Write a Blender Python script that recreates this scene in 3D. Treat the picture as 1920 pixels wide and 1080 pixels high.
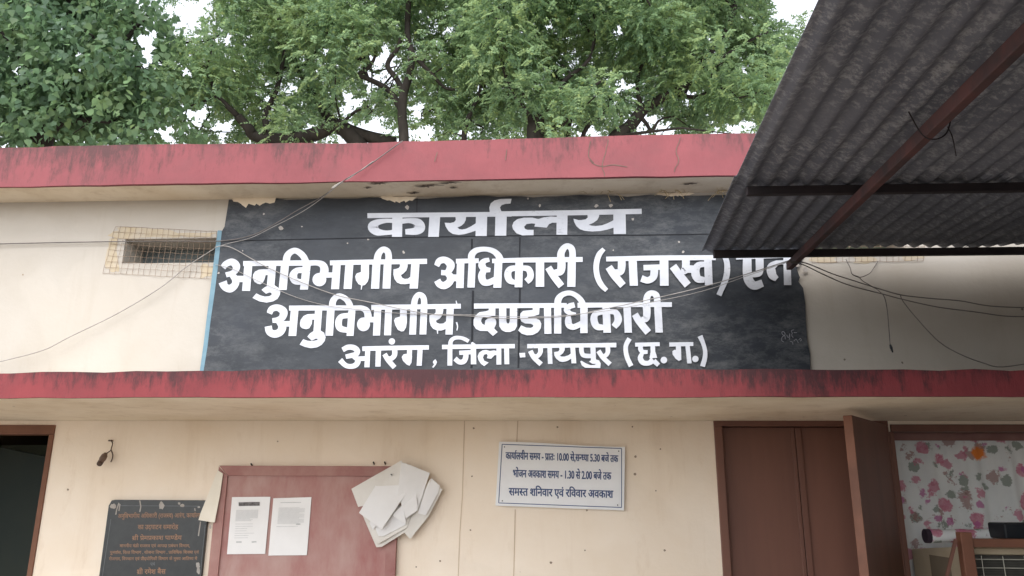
import bpy, bmesh, math, random
from mathutils import Vector, Matrix, Euler
from mathutils.geometry import tessellate_polygon
import numpy as np
R = math.radians
rnd = random.Random(7)
for o in list(bpy.data.objects): bpy.data.objects.remove(o)
scn = bpy.context.scene
COL = scn.collection

# ------------------------------------------------------------------ camera
F = 1450.0                       # focal length in pixels of a 1920 wide frame
CAM = Vector((0, -4.15, 1.6))
ROT = Matrix.Rotation(R(3.0), 3, 'Z') @ Matrix.Rotation(R(90 + 15.1), 3, 'X') @ Matrix.Rotation(R(0.3), 3, 'Z')
cd = bpy.data.cameras.new('camera'); cd.sensor_width = 36; cd.lens = F / 1920 * 36
cd.clip_start = 0.02; cd.clip_end = 3000
cam = bpy.data.objects.new('camera', cd); COL.objects.link(cam)
cam.matrix_world = Matrix.Translation(CAM) @ ROT.to_4x4()
scn.camera = cam
def P(x, y, Y):
    "photo pixel (1920x1080) -> point of the place on the plane at depth Y"
    d = ROT @ Vector(((x - 960) / F, (540 - y) / F, -1))
    return CAM + d * ((Y - CAM.y) / d.y)

# ------------------------------------------------------------------ light
SUN_EL, SUN_AZ = R(58), R(193)
w = bpy.data.worlds.new('World'); scn.world = w; w.use_nodes = True
nt = w.node_tree; bg = nt.nodes['Background']
sky = nt.nodes.new('ShaderNodeTexSky'); sky.sky_type = 'NISHITA'; sky.sun_disc = False
sky.sun_elevation = SUN_EL; sky.sun_rotation = SUN_AZ; sky.dust_density = 1.0; sky.air_density = 1.0
hs = nt.nodes.new('ShaderNodeHueSaturation'); hs.inputs['Saturation'].default_value = 0.22
nt.links.new(sky.outputs[0], hs.inputs['Color']); nt.links.new(hs.outputs[0], bg.inputs['Color'])
bg.inputs['Strength'].default_value = 0.15
sd = bpy.data.lights.new('sun', 'SUN'); sd.energy = 0.8; sd.angle = R(45); sd.color = (1, 0.97, 0.92)
sun = bpy.data.objects.new('sun', sd); COL.objects.link(sun)
sv = Vector((math.sin(SUN_AZ) * math.cos(SUN_EL), math.cos(SUN_AZ) * math.cos(SUN_EL), math.sin(SUN_EL)))
sun.rotation_euler = sv.to_track_quat('Z', 'Y').to_euler()
scn.view_settings.view_transform = 'Standard'; scn.view_settings.look = 'None'
scn.view_settings.gamma = 1.0; scn.view_settings.exposure = 1.78

# ------------------------------------------------------------------ helpers: materials
def lin(r, g, b):
    f = lambda c: c / 12.92 if c <= .04045 else ((c + .055) / 1.055) ** 2.4
    return (f(r / 255), f(g / 255), f(b / 255), 1)
class NT:
    def __init__(s, name, rough=.8, spec=.3):
        s.m = bpy.data.materials.new(name); s.m.use_nodes = True
        s.t = s.m.node_tree; s.b = s.t.nodes['Principled BSDF']
        s.b.inputs['Roughness'].default_value = rough; s.b.inputs['Specular IOR Level'].default_value = spec
        s.tc = s.t.nodes.new('ShaderNodeTexCoord')
    def n(s, kind, **kw):
        nd = s.t.nodes.new(kind)
        for k, v in kw.items(): setattr(nd, k, v)
        return nd
    def l(s, a, b): s.t.links.new(a, b)
    def coords(s, scale=(1, 1, 1), loc=(0, 0, 0)):
        mp = s.n('ShaderNodeMapping'); mp.inputs['Scale'].default_value = scale; mp.inputs['Location'].default_value = loc
        s.l(s.tc.outputs['Object'], mp.inputs['Vector']); return mp.outputs[0]
    def noise(s, scale, detail=4, rough=.55, stretch=(1, 1, 1), loc=(0, 0, 0), dist=0):
        nd = s.n('ShaderNodeTexNoise'); nd.inputs['Scale'].default_value = scale; nd.inputs['Detail'].default_value = detail
        nd.inputs['Roughness'].default_value = rough; nd.inputs['Distortion'].default_value = dist
        s.l(s.coords(stretch, loc), nd.inputs['Vector']); return nd.outputs['Fac']
    def ramp(s, fac, lo, hi, a=0., b=1.):
        nd = s.n('ShaderNodeMapRange'); nd.inputs['From Min'].default_value = lo; nd.inputs['From Max'].default_value = hi
        nd.inputs['To Min'].default_value = a; nd.inputs['To Max'].default_value = b; nd.clamp = True
        s.l(fac, nd.inputs['Value']); return nd.outputs[0]
    def math(s, op, a, b):
        nd = s.n('ShaderNodeMath', operation=op)
        for i, v in enumerate((a, b)):
            if isinstance(v, (int, float)): nd.inputs[i].default_value = v
            else: s.l(v, nd.inputs[i])
        return nd.outputs[0]
    def mix(s, fac, a, b):
        nd = s.n('ShaderNodeMix', data_type='RGBA')
        for sock, v in ((nd.inputs[0], fac), (nd.inputs[6], a), (nd.inputs[7], b)):
            if isinstance(v, (tuple, int, float)): sock.default_value = v
            else: s.l(v, sock)
        return nd.outputs[2]
    def col(s, c):
        if isinstance(c, tuple): s.b.inputs['Base Color'].default_value = c
        else: s.l(c, s.b.inputs['Base Color'])
    def bump(s, h, strength=.3, dist=.01):
        nd = s.n('ShaderNodeBump'); nd.inputs['Strength'].default_value = strength; nd.inputs['Distance'].default_value = dist
        s.l(h, nd.inputs['Height']); s.l(nd.outputs[0], s.b.inputs['Normal'])
    def axis(s, i):
        nd = s.n('ShaderNodeSeparateXYZ'); s.l(s.tc.outputs['Object'], nd.inputs[0]); return nd.outputs[i]
def simple(name, c, c2=None, scale=6, rough=.8, spec=.3, bump=.15, stretch=(1, 1, 1), metal=0):
    k = NT(name, rough, spec); k.b.inputs['Metallic'].default_value = metal
    c2 = c2 or tuple(v * .8 for v in c[:3]) + (1,)
    n1 = k.noise(scale, 5, .6, stretch)
    k.col(k.mix(k.ramp(n1, .35, .68), c, c2)); k.bump(n1, bump, .004); return k.m

# ------------------------------------------------------------------ helpers: meshes
def thing(name, label=None, cat=None, loc=(0, 0, 0), group=None, kind=None):
    o = bpy.data.objects.new(name, None); o.empty_display_size = .1; o.location = loc; COL.objects.link(o)
    tag(o, label, cat, group, kind); return o
def tag(o, label=None, cat=None, group=None, kind=None):
    for k, v in (('label', label), ('category', cat), ('group', group), ('kind', kind)):
        if v: o[k] = v
    return o
def origin(o):
    v = Vector((0, 0, 0))
    while o: v = v + Vector(o.location); o = o.parent
    return v
class MB:
    "collects shapes in place coordinates and links them as ONE mesh object"
    def __init__(s): s.v = []; s.f = []
    def face(s, pts):
        b = len(s.v); s.v += [tuple(p) for p in pts]; s.f.append(tuple(range(b, b + len(pts)))); return s
    def hexa(s, p):
        b = len(s.v); s.v += [tuple(q) for q in p]
        s.f += [tuple(b + i for i in f) for f in ((3, 2, 1, 0), (4, 5, 6, 7), (0, 1, 5, 4), (1, 2, 6, 5), (2, 3, 7, 6), (3, 0, 4, 7))]; return s
    def box(s, x0, x1, y0, y1, z0, z1):
        return s.hexa([(x0, y0, z0), (x1, y0, z0), (x1, y1, z0), (x0, y1, z0), (x0, y0, z1), (x1, y0, z1), (x1, y1, z1), (x0, y1, z1)])
    def bar(s, a, b, wx, wz, up=(0, 0, 1)):
        a, b = Vector(a), Vector(b); d = (b - a).normalized(); sd_ = d.cross(Vector(up)).normalized(); u = sd_.cross(d)
        q = lambda p: [p - sd_ * wx / 2 - u * wz / 2, p + sd_ * wx / 2 - u * wz / 2, p + sd_ * wx / 2 + u * wz / 2, p - sd_ * wx / 2 + u * wz / 2]
        A, B = q(a), q(b); return s.hexa(A + B)
    def tube(s, pts, rad, n=8, cap=True):
        pts = [Vector(p) for p in pts]; rr = rad if isinstance(rad, (list, tuple)) else [rad] * len(pts)
        b0 = len(s.v); ref = Vector((0.31, .17, .93))
        for i, p in enumerate(pts):
            d = (pts[min(i + 1, len(pts) - 1)] - pts[max(i - 1, 0)]).normalized()
            a = d.cross(ref)
            if a.length < .05: a = d.cross(Vector((1, 0, 0)))
            a.normalize(); c = d.cross(a)
            for k in range(n):
                t = 2 * math.pi * k / n; s.v.append(tuple(p + (a * math.cos(t) + c * math.sin(t)) * rr[i]))
        for i in range(len(pts) - 1):
            for k in range(n):
                k2 = (k + 1) % n; s.f.append((b0 + i * n + k, b0 + i * n + k2, b0 + (i + 1) * n + k2, b0 + (i + 1) * n + k))
        if cap:
            s.f.append(tuple(b0 + k for k in range(n))[::-1]); s.f.append(tuple(b0 + (len(pts) - 1) * n + k for k in range(n)))
        return s
    def poly(s, pts):
        "flat, maybe concave outline of 3D points"
        b = len(s.v); s.v += [tuple(p) for p in pts]
        for t in tessellate_polygon([[Vector(p) for p in pts]]): s.f.append(tuple(b + i for i in t))
        return s
    def slab(s, pts, n):
        "outline given the thickness vector n"
        m = len(pts); n = Vector(n); b = len(s.v); pts = [Vector(p) for p in pts]
        s.v += [tuple(p) for p in pts] + [tuple(p + n) for p in pts]
        for t in tessellate_polygon([pts]): s.f.append(tuple(b + i for i in t)); s.f.append(tuple(b + m + i for i in reversed(t)))
        for i in range(m): j = (i + 1) % m; s.f.append((b + i, b + j, b + m + j, b + m + i))
        return s
    def build(s, name, mat, parent=None, smooth=False, fix=True, bevel=0):
        og = origin(parent) if parent else Vector((0, 0, 0))
        me = bpy.data.meshes.new(name); me.from_pydata([tuple(Vector(p) - og) for p in s.v], [], s.f)
        if fix:
            bm = bmesh.new(); bm.from_mesh(me); bmesh.ops.recalc_face_normals(bm, faces=bm.faces); bm.to_mesh(me); bm.free()
        me.materials.append(mat)
        if smooth: me.polygons.foreach_set('use_smooth', [True] * len(me.polygons))
        o = bpy.data.objects.new(name, me); COL.objects.link(o)
        if parent: o.parent = parent
        if bevel:
            md = o.modifiers.new('edge', 'BEVEL'); md.width = bevel; md.segments = 2; md.limit_method = 'ANGLE'; md.angle_limit = R(40)
        return o
def spline(pts, n=5):
    "Catmull-Rom through tuples of any length"
    if len(pts) < 3: return [tuple(p) for p in pts]
    p = [np.array(q, float) for q in pts]; p = [2 * p[0] - p[1]] + p + [2 * p[-1] - p[-2]]; out = []
    for i in range(1, len(p) - 2):
        for k in range(n):
            t = k / n; a, b, c, d = p[i - 1:i + 3]
            out.append(tuple(.5 * (2 * b + (c - a) * t + (2 * a - 5 * b + 4 * c - d) * t * t + (3 * b - a - 3 * c + d) * t ** 3)))
    out.append(tuple(p[-2])); return out

# ------------------------------------------------------------------ materials
def plaster(name, c, c2, dirt, stain_lo=.62, bump=.25):
    k = NT(name, .85, .25)
    a = k.noise(2.2, 5, .6); b = k.noise(38, 3, .6); d = k.noise(5, 6, .7, (1.6, 1.6, .5), (3, 1, 7)); e = k.noise(9, 4, .7, (1, 1, 1), (8, 3, 2))
    base = k.mix(k.ramp(a, .35, .7), c, c2)
    base = k.mix(k.ramp(d, stain_lo, .85, 0, .6), base, dirt); rn = k.noise(7, 5, .7, (1, 1, .12), (5, 2, 9)); base = k.mix(k.ramp(rn, .54, .78, 0, .32), base, dirt); pa_ = k.noise(1.1, 3, .45, (1, 1, 1.4), (1, 2, 6), .4); base = k.mix(k.ramp(pa_, .53, .56, 0, .22), base, tuple(min(1, v * 1.12) for v in c[:3]) + (1,))
    sp = k.n('ShaderNodeTexVoronoi', feature='F1'); sp.inputs['Scale'].default_value = 5.5; k.l(k.coords(loc=(2, 4, 1)), sp.inputs['Vector'])
    sz = k.math('MULTIPLY', k.ramp(e, .42, .62), .045)
    dot = k.math('LESS_THAN', sp.outputs['Distance'], sz)
    base = k.mix(k.math('MULTIPLY', dot, .75), base, tuple(v * .25 for v in dirt[:3]) + (1,))
    k.col(base); k.bump(k.math('ADD', k.math('MULTIPLY', b, .4), a), bump, .012); return k.m
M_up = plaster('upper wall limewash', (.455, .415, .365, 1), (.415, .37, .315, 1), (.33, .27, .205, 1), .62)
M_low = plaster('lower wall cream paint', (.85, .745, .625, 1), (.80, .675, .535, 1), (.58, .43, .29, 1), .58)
M_soffit = plaster('soffit plaster', (.77, .68, .55, 1), (.66, .55, .41, 1), (.40, .28, .18, 1), .52)
def redpaint(name, c, c2, soot, z0, z1, xmask, thr):
    "old red oxide paint with mildew that runs down from the upper edge"
    k = NT(name, .75, .3)
    a = k.noise(3, 6, .65); st = k.noise(26, 6, .75, (1, 1, .22), (1, 5, 2)); pt = k.noise(17, 7, .78, (1, 1, .6), (4, 0, 6)); big = k.noise(.8, 2, .5, (1, 1, .2), xmask); bl = k.noise(2.2, 6, .7, (1, 1, 1.3), (9, 3, 5))
    base = k.mix(k.ramp(a, .35, .68), c, c2)
    base = k.mix(k.ramp(pt, .6, .8, 0, .4), base, tuple(v * .55 for v in c[:3]) + (1,))
    base = k.mix(k.ramp(bl, .5, .68, 0, .45), base, tuple(v * .62 + .02 for v in c[:3]) + (1,))
    zz = k.ramp(k.axis(2), z0, z1)
    s = k.math('ADD', k.math('MULTIPLY', st, .75), k.math('MULTIPLY', pt, .45))
    s = k.math('ADD', s, k.math('MULTIPLY', k.math('SUBTRACT', zz, .5), .22))
    s = k.math('ADD', s, k.math('MULTIPLY', k.math('SUBTRACT', big, .5), .9))
    k.col(k.mix(k.ramp(s, thr, thr + .2, 0, .85), base, soot)); k.bump(k.math('ADD', a, st), .3, .01); return k.m
M_black = None
def board_paint():
    k = NT('blackboard paint', .55, .4)
    a = k.noise(6, 7, .75, (.6, 1, 1.4)); sm = k.noise(11, 9, .82, (.6, 1, 1.3), (5, 2, 1), .15); fine = k.noise(40, 4, .7, (.3, 1, 1))
    big = k.noise(1.1, 3, .5, (1, 1, 1), (7, 2, 3)); b2 = k.noise(2.3, 4, .6, (1, 1, 1.2), (2, 9, 4))
    base = k.mix(k.ramp(a, .3, .72), (.013, .016, .021, 1), (.034, .038, .046, 1))
    base = k.mix(k.ramp(b2, .5, .75, 0, .6), base, (.024, .029, .040, 1))
    base = k.mix(k.math('MULTIPLY', k.ramp(sm, .45, .68, 0, .8), k.ramp(big, .38, .60)), base, (.125, .127, .128, 1))
    base = k.mix(k.ramp(fine, .62, .8, 0, .25), base, (.13, .133, .14, 1))
    k.col(base); k.bump(k.math('ADD', a, fine), .15, .004); return k.m
M_black = board_paint()
M_seam = simple('board seam', (.010, .011, .014, 1), (.016, .017, .021, 1), 20)
def enamel():
    k = NT('sign white enamel', .6, .35); a = k.noise(7, 5, .65); f = k.noise(70, 4, .75, (.5, 1, 1)); w_ = k.noise(5, 4, .6, (1, 1, 1), (3, 3, 8)); br = k.noise(30, 3, .6, (.15, 1, 1), (1, 7, 2))
    c = k.mix(k.ramp(a, .35, .68), (.60, .61, .65, 1), (.50, .51, .555, 1)); c = k.mix(k.ramp(br, .5, .75, 0, .3), c, (.48, .49, .54, 1))
    c = k.mix(k.math('MULTIPLY', k.ramp(f, .58, .7, 0, .8), k.ramp(w_, .5, .66)), c, (.16, .17, .19, 1)); k.col(c); k.bump(f, .15, .003); return k.m
M_white = enamel()
M_blue = simple('pale blue paint', (.17, .275, .33, 1), (.125, .215, .27, 1), 14, .7)
M_bare = simple('bare yellow plaster', (.47, .385, .265, 1), (.48, .415, .33, 1), 12, .95, .2, .4)
M_crack = simple('grime in cracks', (.10, .075, .06, 1), (.16, .12, .09, 1), 20)
M_wood = simple('brown door paint', (.18, .084, .060, 1), (.145, .068, .050, 1), 3, .55, .4, .15, (3, 3, .25))
M_wood2 = simple('brown edge paint', (.22, .095, .058, 1), (.15, .066, .042, 1), 6, .6, .35, .1)
M_rust = simple('red oxide iron', (.105, .046, .044, 1), (.045, .033, .035, 1), 9, .75, .3, .3)
M_iron = simple('dark painted iron', (.030, .022, .024, 1), (.018, .015, .017, 1), 10, .7, .3, .2)
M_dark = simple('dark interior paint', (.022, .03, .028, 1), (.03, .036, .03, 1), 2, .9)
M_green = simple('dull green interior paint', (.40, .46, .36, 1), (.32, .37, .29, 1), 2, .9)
M_wire = simple('weathered cable', (.17, .15, .14, 1), (.10, .09, .085, 1), 20, .6)
M_wirel = simple('grey cable', (.36, .33, .31, 1), (.24, .22, .20, 1), 20, .6)
M_mesh = simple('rusty wire mesh', (.33, .24, .17, 1), (.17, .11, .08, 1), 22, .7)
M_paper = simple('white paper', (.84, .83, .82, 1), (.78, .765, .75, 1), 5, .9, .2, .1)
M_paper2 = simple('old paper', (.78, .755, .71, 1), (.68, .64, .58, 1), 5, .9, .2, .15)
M_ink = simple('grey print', (.47, .47, .465, 1), (.58, .58, .57, 1), 60, .9)
M_inkd = simple('dark print', (.09, .085, .085, 1), (.2, .19, .19, 1), 70, .9)
M_tin = simple('timing sign white sheet', (.84, .85, .87, 1), (.78, .79, .81, 1), 5, .5, .4, .05)
M_sblue = simple('blue sign paint', (.045, .075, .19, 1), (.07, .11, .24, 1), 30, .6)
M_granite = simple('black granite', (.016, .019, .021, 1), (.028, .031, .033, 1), 30, .35, .5, .03)
M_gold = simple('faded gold letters', (.36, .20, .115, 1), (.26, .15, .10, 1), 40, .6)
M_line = simple('engraved grey line', (.16, .17, .18, 1), (.10, .105, .11, 1), 25, .6)
M_splash = simple('splashed distemper', (.42, .39, .36, 1), (.33, .29, .26, 1), 30, .9)
M_beige = simple('aged beige plastic', (.50, .42, .30, 1), (.42, .34, .23, 1), 5, .5, .4, .05)
M_fin = simple('cooling fins', (.075, .072, .06, 1), (.05, .048, .042, 1), 20, .5, .4, .1)
M_grille = simple('white wire grille', (.62, .60, .52, 1), (.5, .48, .4, 1), 20, .5)
M_bark = simple('dark bark', (.020, .017, .015, 1), (.038, .032, .028, 1), 9, .95, .2, .8, (1, 1, .4))
M_straw = simple('dry straw', (.46, .36, .20, 1), (.36, .26, .14, 1), 20, .9)
M_soil = simple('dusty ground', (.30, .27, .235, 1), (.24, .215, .185, 1), .8, .95, .2, .3)
M_blackbox = simple('black plastic', (.010, .013, .017, 1), (.016, .018, .022, 1), 8, .5)
M_roof = simple('weathered roof screed', (.16, .14, .12, 1), (.10, .09, .08, 1), 2, .95)
def board_wood():
    k = NT('pink washed board', .8, .25)
    a = k.noise(2.5, 6, .7, (1.4, 1, .5)); b = k.noise(14, 5, .7, (1, 1, .25), (2, 2, 2)); c = k.noise(1.3, 4, .6, (1, 1, .8), (6, 1, 2))
    base = k.mix(k.ramp(a, .35, .68), (.34, .14, .132, 1), (.46, .305, .27, 1))
    base = k.mix(k.ramp(c, .42, .62, 0, .85), base, (.55, .44, .39, 1))
    base = k.mix(k.ramp(b, .55, .75, 0, .4), base, (.30, .10, .095, 1))
    k.col(base); k.bump(b, .15, .003); return k.m
M_pink = board_wood()
M_pinkf = simple('pink board frame', (.42, .25, .22, 1), (.31, .14, .13, 1), 5, .8, .25, .15)
def tin_sheet():
    k = NT('old corrugated sheet', .8, .25)
    s = k.noise(38, 5, .8); s2 = k.noise(19, 6, .8, (1, 1, 1), (3, 1, 4)); big = k.noise(1.5, 4, .6); r = k.noise(3.5, 5, .65, (1, 1, 1), (9, 4, 2))
    base = k.mix(k.ramp(big, .35, .7), (.115, .120, .145, 1), (.155, .160, .187, 1))
    sp = k.ramp(k.math('ADD', k.math('MULTIPLY', s, .65), k.math('MULTIPLY', s2, .5)), .56, .66, 0, 1)
    base = k.mix(k.math('MULTIPLY', sp, k.ramp(r, .33, .55, .2, .85)), base, (.29, .295, .31, 1))
    base = k.mix(k.ramp(r, .62, .78, 0, .7), base, (.04, .05, .045, 1))
    base = k.mix(k.ramp(s2, .63, .72, 0, .7), base, (.040, .037, .041, 1))
    k.col(base); k.bump(s2, .2, .004); return k.m
M_sheet = tin_sheet()
def floral():
    "white cotton printed with pink roses, orange blooms and green sprigs"
    k = NT('floral curtain cloth', .9, .15)
    def blot(scale, loc, size, ns, amp):
        v = k.n('ShaderNodeTexVoronoi', feature='F1'); v.inputs['Scale'].default_value = scale; v.inputs['Randomness'].default_value = .9
        mp = k.n('ShaderNodeMapping'); mp.inputs['Location'].default_value = loc; mp.inputs['Scale'].default_value = (1, .02, 1)
        k.l(k.tc.outputs['Object'], mp.inputs['Vector']); k.l(mp.outputs[0], v.inputs['Vector'])
        n1 = k.noise(ns, 4, .7, (1, .1, 1), loc)
        d = k.math('ADD', v.outputs['Distance'], k.math('MULTIPLY', k.math('SUBTRACT', n1, .5), amp))
        return k.ramp(d, size, size + .05, 1, 0), v
    base = k.mix(k.ramp(k.noise(4, 4), .35, .7), (.74, .755, .75, 1), (.62, .645, .65, 1))
    g, _ = blot(11, (3, 0, 1), .26, 26, .75); base = k.mix(k.math('MULTIPLY', g, .75), base, (.16, .20, .16, 1))
    g2, _ = blot(9.5, (9, 0, 6), .27, 34, .9); base = k.mix(k.math('MULTIPLY', g2, .7), base, (.28, .13, .12, 1))
    p, v = blot(8.2, (1, 0, 2), .30, 20, .65)
    pk = k.mix(k.ramp(k.noise(28, 4, .7), .35, .65), (.46, .11, .19, 1), (.56, .27, .34, 1)); base = k.mix(k.math('MULTIPLY', p, .9), base, pk)
    p2_, _ = blot(9.4, (6.5, 0, 4.2), .24, 24, .7); base = k.mix(k.math('MULTIPLY', p2_, .8), base, (.50, .17, .25, 1))
    q, _ = blot(11, (5, 0, 8), .20, 22, .6); base = k.mix(k.math('MULTIPLY', q, .8), base, (.45, .12, .30, 1))
    o_, _ = blot(3.4, (2.2, 0, 5.3), .13, 20, .25); base = k.mix(o_, base, (.72, .22, .05, 1))
    k.col(base); return k.m
M_floral = floral()
def leafmat(name, cols, trans):
    k = NT(name, .55, .35)
    g = k.n('ShaderNodeNewGeometry'); cr = k.n('ShaderNodeValToRGB'); e = cr.color_ramp
    while len(e.elements) > 1: e.elements.remove(e.elements[0])
    for i, (p_, c) in enumerate(cols):
        el = e.elements[0] if i == 0 else e.elements.new(p_)
        el.position = p_; el.color = c
    k.l(g.outputs['Random Per Island'], cr.inputs[0])
    big = k.noise(1.3, 4, .65); b2 = k.noise(.8, 3, .6, (1, 1, 1), (4, 7, 1)); c2 = k.mix(k.ramp(big, .48, .68, 0, .75), cr.outputs[0], cols[-1][1]); c2 = k.mix(k.ramp(b2, .5, .66, 0, .55), c2, cols[0][1])
    k.col(c2)
    tr = k.n('ShaderNodeBsdfTranslucent'); k.l(k.mix(.5, c2, trans), tr.inputs['Color'])
    mx = k.n('ShaderNodeMixShader'); mx.inputs[0].default_value = .5
    out = k.t.nodes['Material Output']; k.l(k.b.outputs[0], mx.inputs[1]); k.l(tr.outputs[0], mx.inputs[2]); k.l(mx.outputs[0], out.inputs[0]); return k.m
M_neem = leafmat('neem leaves', [(0, (.074, .138, .085, 1)), (.5, (.130, .215, .115, 1)), (.85, (.185, .28, .12, 1)), (1, (.28, .335, .11, 1))], (.45, .62, .32, 1))
M_peepal = leafmat('broad leaves', [(0, (.062, .11, .072, 1)), (.55, (.095, .165, .098, 1)), (.9, (.125, .20, .11, 1)), (1, (.17, .23, .09, 1))], (.32, .50, .24, 1))

# ------------------------------------------------------------------ ground
g = MB(); g.face([(-400, -400, 0), (400, -400, 0), (400, 600, 0), (-400, 600, 0)]); tag(g.build('ground', M_soil), kind='structure')

# ------------------------------------------------------------------ office building
XL, XR, DEPTH = -6.2, 6.0, 5.2
ZS = P(640, 789, 0).z                                    # soffit of the lower sunshade where it meets the wall
def solve_front(px, py, z):
    a, b = -3.0, 0.0
    for _ in range(60):
        m = (a + b) / 2
        if P(px, py, m).z < z: a = m
        else: b = m
    return (a + b) / 2
YS = solve_front(640, 744, ZS); ZT = P(700, 695, YS).z
ZR = P(700, 370, 0).z; YR = solve_front(700, 339, ZR); ZRT = P(700, 266, YR).z
print('shade', ZS, YS, ZT, 'roof', ZR, YR, ZRT)
M_redlow = redpaint('red sunshade paint', (.225, .040, .045, 1), (.165, .031, .036, 1), (.036, .020, .022, 1), ZS, ZT, (2.3, 0, 0), .64)
M_redup = redpaint('red parapet paint', (.25, .070, .078, 1), (.195, .055, .062, 1), (.075, .040, .040, 1), ZR, ZRT, (6.1, 0, 3), .635)
office = thing('office_building', 'single storey cream government office with two red painted concrete bands and painted black name board', 'building', (0, 0, 0))
BX = P(0, 0, 0)
# openings on the wall plane: x0, x1, z0, z1
DLX = P(100, 830, 0).x; DLZ = P(60, 797, 0).z
DR0, DR1, DRZ = P(1338, 800, 0).x, P(1664, 800, 0).x, P(1480, 784, 0).z
WR0, WR1, WRZ = DR1 + .012, P(1990, 800, 0).x + .25, P(1800, 796, 0).z - .0
VL = (P(232, 470, 0).x, P(432, 470, 0).x, P(320, 493, 0).z, P(330, 447, 0).z)
VR = (P(1528, 480, 0).x, P(1697, 480, 0).x, P(1600, 479, 0).z, P(1600, 440, 0).z)
def wall_face(x0, x1, z0, z1, holes, th=.23):
    m = MB(); xs = sorted({x0, x1, *[h[i] for h in holes for i in (0, 1)]}); zs = sorted({z0, z1, *[h[i] for h in holes for i in (2, 3)]})
    for a, b in zip(xs, xs[1:]):
        for c, d in zip(zs, zs[1:]):
            mx, mz = (a + b) / 2, (c + d) / 2
            if any(h[0] < mx < h[1] and h[2] < mz < h[3] for h in holes): continue
            m.face([(a, 0, c), (b, 0, c), (b, 0, d), (a, 0, d)]); m.face([(b, th, c), (a, th, c), (a, th, d), (b, th, d)])
    for h in holes:
        a, b, c, d = h
        m.face([(a, 0, c), (a, th, c), (a, th, d), (a, 0, d)]); m.face([(b, th, c), (b, 0, c), (b, 0, d), (b, th, d)])
        m.face([(a, 0, d), (a, th, d), (b, th, d), (b, 0, d)]); m.face([(a, th, c), (a, 0, c), (b, 0, c), (b, th, c)])
    return m
wall_face(XL, XR, 0, ZS, [(DLX - 1.0, DLX, 0.02, DLZ), (DR0, DR1, .02, DRZ), (WR0, WR1, .75, WRZ)]).build('wall', M_low, office, fix=False)
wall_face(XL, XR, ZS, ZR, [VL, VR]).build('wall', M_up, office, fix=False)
m = MB()
m.box(XL, XL + .22, .232, DEPTH, 0, ZR); m.box(XR - .22, XR, .232, DEPTH, 0, ZR); m.box(XL + .223, XR - .223, DEPTH - .22, DEPTH, 0, ZR)
m.box(XL + .223, XR - .223, 2.2, 2.3, 0, ZS)
m.build('rear_wall', M_low, office)
MB().box(XL - .25, XR + .25, YR + .004, DEPTH + .25, ZR, ZRT - .004).build('roof_slab', M_soffit, office)
# bands are uneven hand-plastered strips
def band(y, z0, z1, x0, x1, th, mat, name, seed, back):
    r = random.Random(seed); n = 90; m = MB(); m2 = MB()
    top = [z1 + r.uniform(-.004, .004) + .005 * math.sin(i * .21 + seed) for i in range(n + 1)]; bot = [z0 + r.uniform(-.0025, .0025) for i in range(n + 1)]
    yy = [y + .005 * math.sin(i * .37 + seed * 2) for i in range(n + 1)]
    for i in range(n):
        a, b = x0 + (x1 - x0) * i / n, x0 + (x1 - x0) * (i + 1) / n
        m.face([(a, yy[i], bot[i]), (b, yy[i + 1], bot[i + 1]), (b, yy[i + 1], top[i + 1]), (a, yy[i], top[i])])
        m.face([(a, yy[i], top[i]), (b, yy[i + 1], top[i + 1]), (b, y + .03, top[i + 1]), (a, y + .03, top[i])])
        m2.face([(a, y + .03, top[i]), (b, y + .03, top[i + 1]), (b, back, top[i + 1]), (a, back, top[i])])
        m.face([(b, yy[i + 1], bot[i + 1]), (a, yy[i], bot[i]), (a, y + th, bot[i]), (b, y + th, bot[i + 1])])
    m2.build(name.replace('band', 'top'), M_roof, office, fix=False)
    bm = bmesh.new(); me = bpy.data.meshes.new(name); me.from_pydata(m.v, [], m.f); bm.from_mesh(me); bmesh.ops.remove_doubles(bm, verts=bm.verts, dist=1e-5)
    bm.to_mesh(me); bm.free(); me.materials.append(mat); o = bpy.data.objects.new(name, me); COL.objects.link(o); o.parent = office; return o
band(YR - .008, ZR - .004, ZRT, XL - .25, XR + .25, .02, M_redup, 'parapet_band', 3, YR + .25)
MB().box(XL, XR, YS + .006, -.002, ZS, ZT - .006).build('sunshade', M_soffit, office)
band(YS - .006, ZS - .003, ZT, XL, XR, .02, M_redlow, 'sunshade_band', 5, -.004)
# hairline cracks and runs on wall and parapet
def pxline(m, pts, wpx, Y):
    for (a, b) in zip(pts, pts[1:]):
        d = Vector((b[0] - a[0], b[1] - a[1])); n = Vector((-d.y, d.x)).normalized() * wpx / 2
        m.face([P(a[0] - n.x, a[1] - n.y, Y), P(b[0] - n.x, b[1] - n.y, Y), P(b[0] + n.x, b[1] + n.y, Y), P(a[0] + n.x, a[1] + n.y, Y)])
M_hole = simple('worn nail hole', (.24, .175, .125, 1), (.34, .26, .19, 1), 60)
M_run = simple('thin stain run', (.54, .42, .30, 1), (.66, .53, .39, 1), 6)
m = MB(); pxline(m, [(871, 788), (869, 860), (867, 930), (862, 1000), (859, 1085)], 1.6, -.0015); m.build('stain', M_run, office)
m = MB(); pxline(m, [(971, 785), (969, 830)], 1.8, -.0015); m.build('stain', M_run, office); m = MB(); pxline(m, [(966, 955), (965, 1010), (963, 1085)], 1.8, -.0015)
m.build('stain', M_run, office)
m = MB(); r = random.Random(4)
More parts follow.
